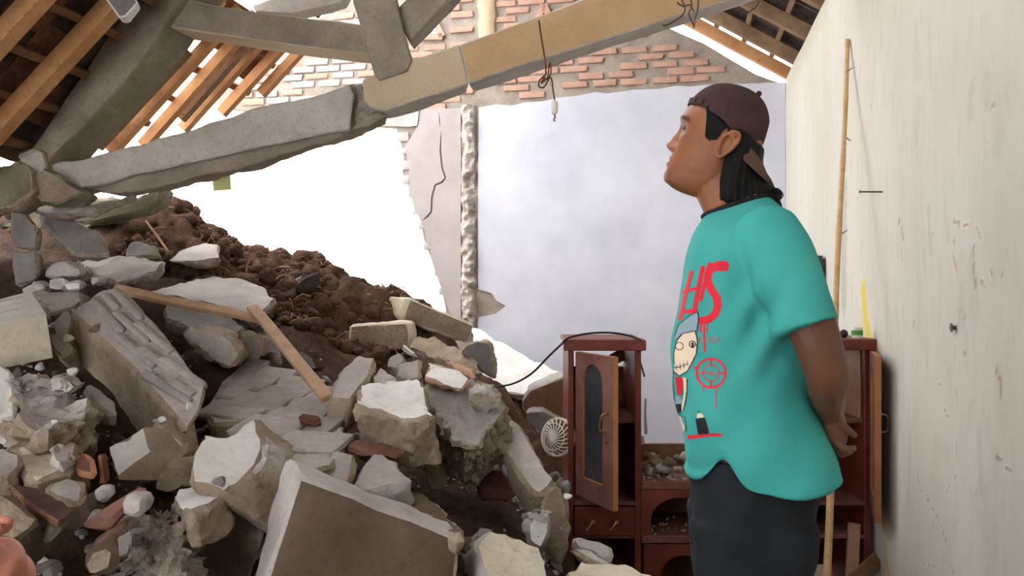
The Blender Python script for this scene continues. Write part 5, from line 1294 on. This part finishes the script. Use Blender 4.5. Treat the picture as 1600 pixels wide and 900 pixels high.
# T-shirt
bm = bmesh.new()
loft(bm, [pr(338, 1101, 308, 1203, .07), pr(346, 1096, 316, 1212, .088), pr(356, 1088, 330, 1224, .125), pr(372, 1081, 356, 1236, .168), pr(400, 1073, 396, 1247, .188), pr(440, 1065, 440, 1252, .19), pr(480, 1058, 480, 1254, .19), pr(520, 1053, 520, 1256, .188),
          pr(560, 1051, 560, 1259, .186), pr(600, 1053, 600, 1267, .187), pr(640, 1059, 640, 1277, .19), pr(680, 1070, 680, 1291, .193), pr(710, 1078, 714, 1304, .194), pr(730, 1083, 744, 1315, .192)], 56)
for s in (1, -1):
    pts = [PW(1196, 366, .12 * s), PW(1210, 392, .165 * s), PW(1228, 432, .192 * s), PW(1245, 472, .205 * s), PW(1260, 514, .215 * s)]
    tube(bm, spline(pts, 5), [.072 - .008 * k / 20 for k in range(21)], 24)
bmesh.ops.recalc_face_normals(bm, faces=bm.faces)
sh = grow(bm, .0055, smooth=5, name='shirt')
sh.normal_update()
hem_front = [(-.2, 0.0), (0, 0)]
for v in sh.verts:
    q = v.co - BASE; a = q.dot(fw); l = q.dot(nc); z = q.z; n = v.normal
    t = max(0, min(1, (1.2 - z) / .35))
    # drape: soft diagonal folds from the chest toward the lower back, tighter ones near hem
    d = .009 * t * math.sin(34 * (a + z * .6) + 4 * noise.noise(q * 3)) + .018 * t * noise.noise(Vector((a * 10 + z * 5, l * 5, z * 3.2)))
    d += .0035 * noise.noise(q * 14)
    e = g2(a + .06, .05) * g2(z - 1.22, .09); d += .010 * e * math.sin(85 * (a * .8 + z * .5)); d += .008 * noise.noise(Vector((a * 16 - z * 9, l * 6, z * 5))) * g2(z - 1.2, .16)
    d += .010 * g2(a - .10, .05) * g2(z - .885, .03) * math.sin(130 * (z - a * .3)) * (1 if l > -.1 else .3)
    # hem: lower at the side and back, hitched up at the front near side
    if z < .97:
        k = (.97 - z) / .10
        drop = .016 * math.exp(-((a + .10) / .10) ** 2)
        v.co.z -= k * max(0, drop)
        v.co.z += k * .075 * g2(a - .012, .03) * max(0, min(1, l / .13))
    v.co += n * d
low = [f for f in sh.faces if f.normal.z < -.75 and f.calc_center_median().z < .99 and abs((f.calc_center_median() - BASE).dot(nc)) < .2]
bmesh.ops.delete(sh, geom=low, context='FACES')
sh.normal_update()
M['teal'] = mat('teal_jersey', (60, 156, 150), (69, 165, 158), (55, 148, 142), 10, 260, rough=.9, bump=.12, bdist=.002)
SHB = BVHTree.FromBMesh(sh)
shirt = part('t_shirt', sh.copy(), 'teal', sharp=180)
sm = shirt.modifiers.new('thick', 'SOLIDIFY'); sm.thickness = .004; sm.offset = -1
# black collar band
M['collar'] = mat('black_rib_collar', (24, 24, 26), (34, 34, 36), None, 30, 200, rough=.9, bump=.2)
bm = bmesh.new(); (a1, a0, lc, wd, z1, z0) = pr(341, 1099, 309, 1201, .069); L = []
for i in range(49):
    t = 2 * math.pi * i / 48; L.append(W((a1 + a0) / 2 + (a1 - a0) / 2 * math.cos(t), wd * math.sin(t), (z1 + z0) / 2 + (z1 - z0) / 2 * math.cos(t) + .003))
tube(bm, L, .0065, 8, cap=False); part('collar', bm, 'collar', parent=shirt)

# flat print lying on the cloth
def cr(x, y): return (1020 + x / 2.5, 380 + y / 2.5)
def dpoly(pts): q = [cr(*p) for p in pts]; return lambda x, y: inside((x, y), q), q
def dline(pts, w):
    q = [cr(*p) for p in pts]; w = w / 5.0
    return (lambda x, y: min(seg_dist((x, y), a, b) for a, b in zip(q, q[1:])) < w), [(a + s * w, b + t * w) for a, b in q for s in (-1, 1) for t in (-1, 1)]
def dring(c, r, w):
    q = cr(*c); r /= 2.5; w /= 5.0
    return (lambda x, y: abs(math.hypot(x - q[0], y - q[1]) - r) < w), [(q[0] - r - w, q[1] - r - w), (q[0] + r + w, q[1] + r + w)]
def decal(name, shapes, m, off, step=.7):
    for fn, bb in shapes:
        bm = bmesh.new()
        x0 = min(p[0] for p in bb); x1 = max(p[0] for p in bb); y0 = min(p[1] for p in bb); y1 = max(p[1] for p in bb)
        nx = int((x1 - x0) / step) + 2; ny = int((y1 - y0) / step) + 2; vs = {}
        for i in range(nx):
            for j in range(ny):
                x, y = x0 + i * step, y0 + j * step
                if fn(x, y):
                    loc, nn, idx, dist = SHB.ray_cast(CAMP, ray(x, y).normalized())
                    if loc is not None and (loc - BASE).length < 2: vs[(i, j)] = bm.verts.new(loc + nn * off)
        for (i, j) in vs:
            k = [(i, j), (i + 1, j), (i + 1, j + 1), (i, j + 1)]
            if all(q in vs for q in k):
                q = [vs[p].co for p in k]
                if max((q[0] - q[2]).length, (q[1] - q[3]).length) < .02: bm.faces.new([vs[p] for p in k])
        for v in [v for v in bm.verts if not v.link_faces]: bm.verts.remove(v)
        if not bm.faces: bm.free(); continue
        part(name, bm, m, parent=shirt, sharp=180)
M['inkred'] = mat('red_ink', (208, 32, 52), (222, 44, 62), None, 10, 200, rough=.7, bump=0); M['inkcream'] = mat('cream_ink', (226, 206, 180), None, None, 10, 100, rough=.7, bump=0)
M['inkgrey'] = mat('grey_blue_ink', (138, 160, 172), None, None, 10, 100, rough=.7, bump=0); M['inkblack'] = mat('black_ink', (34, 30, 34), None, None, 10, 100, rough=.7, bump=0)
red = [dline([(284, 86), (262, 84), (238, 92), (218, 116), (214, 150), (230, 182), (250, 212), (254, 244), (244, 276), (218, 298), (190, 302)], 32), dpoly([(240, 78), (292, 70), (296, 108), (268, 112), (236, 108)]),
       dline([(200, 310), (203, 422)], 10), dline([(188, 300), (188, 345)], 9), dline([(212, 300), (213, 345)], 7),
       dline([(152, 112), (128, 200), (108, 296)], 17), dline([(196, 96), (176, 190), (160, 282)], 20), dline([(222, 80), (200, 170), (188, 220)], 16), dline([(120, 190), (185, 172)], 14), dline([(130, 268), (168, 262)], 18),
       dline([(183, 368), (181, 388)], 4.5), dline([(195, 367), (183, 378), (194, 388)], 4), dline([(240, 370), (230, 366), (222, 372), (221, 382), (228, 388), (238, 385)], 5),
       dline([(249, 368), (245, 376), (246, 386), (254, 387), (259, 380), (258, 369), (249, 367)], 4.5), dline([(265, 386), (267, 387)], 4), dline([(212, 368), (208, 378), (212, 388)], 4),
       dring((228, 507), 56, 11), dring((228, 507), 31, 6), dline([(228, 452), (228, 478)], 8), dline([(228, 536), (228, 562)], 8), dline([(258, 507), (284, 507)], 8), dline([(172, 507), (198, 507)], 8),
       dline([(204, 506), (214, 500), (222, 516), (230, 498), (238, 516), (250, 508)], 5.5), dpoly([(146, 478), (176, 484), (178, 500), (166, 492)]), dline([(247, 560), (248, 646)], 6), dline([(196, 552), (197, 580)], 5), dline([(258, 556), (258, 580)], 5),
       dpoly([(134, 748), (200, 746), (240, 740), (272, 744), (270, 754), (215, 756), (138, 768)])]
decal('print', red, 'inkred', .0008)
decal('print', [dpoly([(86, 470), (84, 430), (96, 380), (120, 352), (166, 342), (176, 380), (172, 430), (158, 460), (136, 500), (106, 518), (84, 500)]), dpoly([(118, 520), (136, 528), (134, 590), (126, 640), (116, 660), (112, 640), (122, 590)]), dpoly([(98, 672), (112, 676), (128, 720), (124, 738), (112, 720)]), dpoly([(174, 668), (182, 658), (198, 668), (204, 680), (172, 684)])], 'inkcream', .0011)
decal('print', [dpoly([(88, 362), (104, 318), (150, 282), (176, 268), (180, 300), (174, 342), (140, 348), (112, 356), (90, 384)])], 'inkgrey', .0014)
decal('print', [dpoly([(84, 596), (106, 596), (118, 612), (116, 626), (90, 632)])], 'inkgrey', .0014)
decal('print', [dpoly([(88, 520), (118, 522), (122, 560), (112, 598), (96, 590)])], 'inkred', .0013)
decal('print', [dline([(86, 470), (84, 430), (96, 380), (120, 352), (168, 342), (176, 380), (172, 430), (158, 460), (136, 500), (106, 518), (84, 500)], 5), dline([(88, 362), (104, 318), (150, 280), (178, 268), (180, 300), (174, 342)], 5), dring((106, 402), 15, 5), dring((157, 394), 12, 6), dpoly([(152, 388), (164, 386), (162, 412), (154, 410)]),
       dline([(84, 486), (110, 482), (140, 470)], 5), dline([(94, 474), (96, 494)], 4), dline([(108, 470), (110, 492)], 4), dline([(122, 466), (125, 488)], 4), dline([(136, 460), (140, 478)], 4), dline([(84, 500), (80, 540), (90, 620)], 4), dpoly([(90, 626), (116, 628), (114, 656), (100, 668)]),
       dline([(136, 528), (134, 590), (122, 650)], 4), dline([(98, 672), (112, 720), (122, 742)], 4), dline([(112, 672), (130, 680), (134, 740)], 4), dpoly([(168, 686), (206, 680), (218, 726), (222, 744), (178, 748)]), dline([(182, 654), (184, 664)], 5)], 'inkblack', .0018)
sh.free()

# jeans
bm = bmesh.new()
loft(bm, [pr(702, 1082, 702, 1276, .166), pr(730, 1079, 730, 1280, .168), pr(770, 1079, 770, 1279, .17), pr(810, 1083, 810, 1272, .17), pr(838, 1088, 838, 1264, .16)], 40)
for s, off in ((1, 0), (-1, -12)):
    rg = []
    for (zz, xf, xb, wd) in ((.80, 1082, 1276, .086), (.655, 1090, 1264, .088), (.5, 1104, 1238, .074), (.42, 1106, 1232, .070), (.3, 1112, 1240, .068), (.12, 1120, 1222, .058), (.075, 1118, 1224, .06)):
        a1, _ = pl(xf + off, 450, 0); a0, _ = pl(xb + off, 450, 0); rg.append((a1, a0, s * .084, wd, zz, zz))
    loft(bm, rg, 32)
bmesh.ops.recalc_face_normals(bm, faces=bm.faces)
jb = grow(bm, .008, smooth=4, name='jeans'); jb.normal_update()
for v in jb.verts:
    q = v.co - BASE; v.co += v.normal * (.004 * noise.noise(Vector((q.x * 8, q.y * 8, q.z * 22))) + .003 * noise.noise(q * 25))
M['denim'] = mat('dark_denim', (22, 25, 29), (32, 35, 41), (18, 20, 25), 12, 240, rough=.85, bump=.25, bdist=.003)
jeans = part('jeans', jb, 'denim', sharp=180)

# ------------------------------------------------------------------ hand of another person at the lower left corner
def hp(px, py, Y): return P(px, py, Y)
bm = bmesh.new(); Yh = .56
def hl(pts, rs, n=5, seg=12):
    P3 = spline(pts, n); rr = []
    for i in range(len(pts) - 1): rr += [rs[i] + (rs[i + 1] - rs[i]) * k / n for k in range(n)]
    tube(bm, P3, rr + [rs[-1]], seg)
hl([hp(-420, 1300, .46), hp(-260, 1120, .5), hp(-130, 985, .54), hp(-60, 925, Yh)], [.036, .031, .027, .028])
hl([hp(-70, 930, Yh), hp(-35, 905, Yh), hp(-10, 890, Yh + .01)], [.028, .031, .024])
hl([hp(-60, 880, Yh - .01), hp(-38, 850, Yh - .01), hp(-16, 826, Yh), hp(13, 818, Yh)], [.011, .0095, .0082, .0062])
hl([hp(-20, 868, Yh + .015), hp(8, 862, Yh + .015), hp(20, 885, Yh + .0), hp(2, 905, Yh - .01)], [.0105, .0105, .0092, .0078])
hl([hp(-12, 885, Yh + .02), hp(24, 884, Yh + .02), hp(34, 910, Yh + .005), hp(10, 928, Yh - .005)], [.0105, .0103, .0092, .0078])
hl([hp(-6, 906, Yh + .028), hp(32, 908, Yh + .028), hp(40, 934, Yh + .012), hp(16, 948, Yh)], [.010, .0098, .0088, .0074])
hl([hp(-4, 928, Yh + .034), hp(30, 932, Yh + .034), hp(36, 954, Yh + .02), hp(14, 964, Yh + .008)], [.0088, .0085, .0076, .0066])
bmesh.ops.recalc_face_normals(bm, faces=bm.faces)
hb = grow(bm, .0022, smooth=4, name='hand')
M['handskin'] = mat('reddish_skin', (182, 116, 94), (194, 130, 106), (170, 104, 84), 30, 200, rough=.55, bump=.05, bdist=.002)
hand = mk('person', hb, 'handskin', sharp=180, label='bare hand of a second person reaching in at the lower left corner', cat='person')
bm = bmesh.new(); c = hp(11, 813, Yh - .004); res = bmesh.ops.create_uvsphere(bm, u_segments=12, v_segments=8, radius=1)
for v in res['verts']: v.co = c + Vector((v.co.x * .005, v.co.y * .0025, v.co.z * .0028))
mk('fingernail', bm, 'handskin', parent=hand)
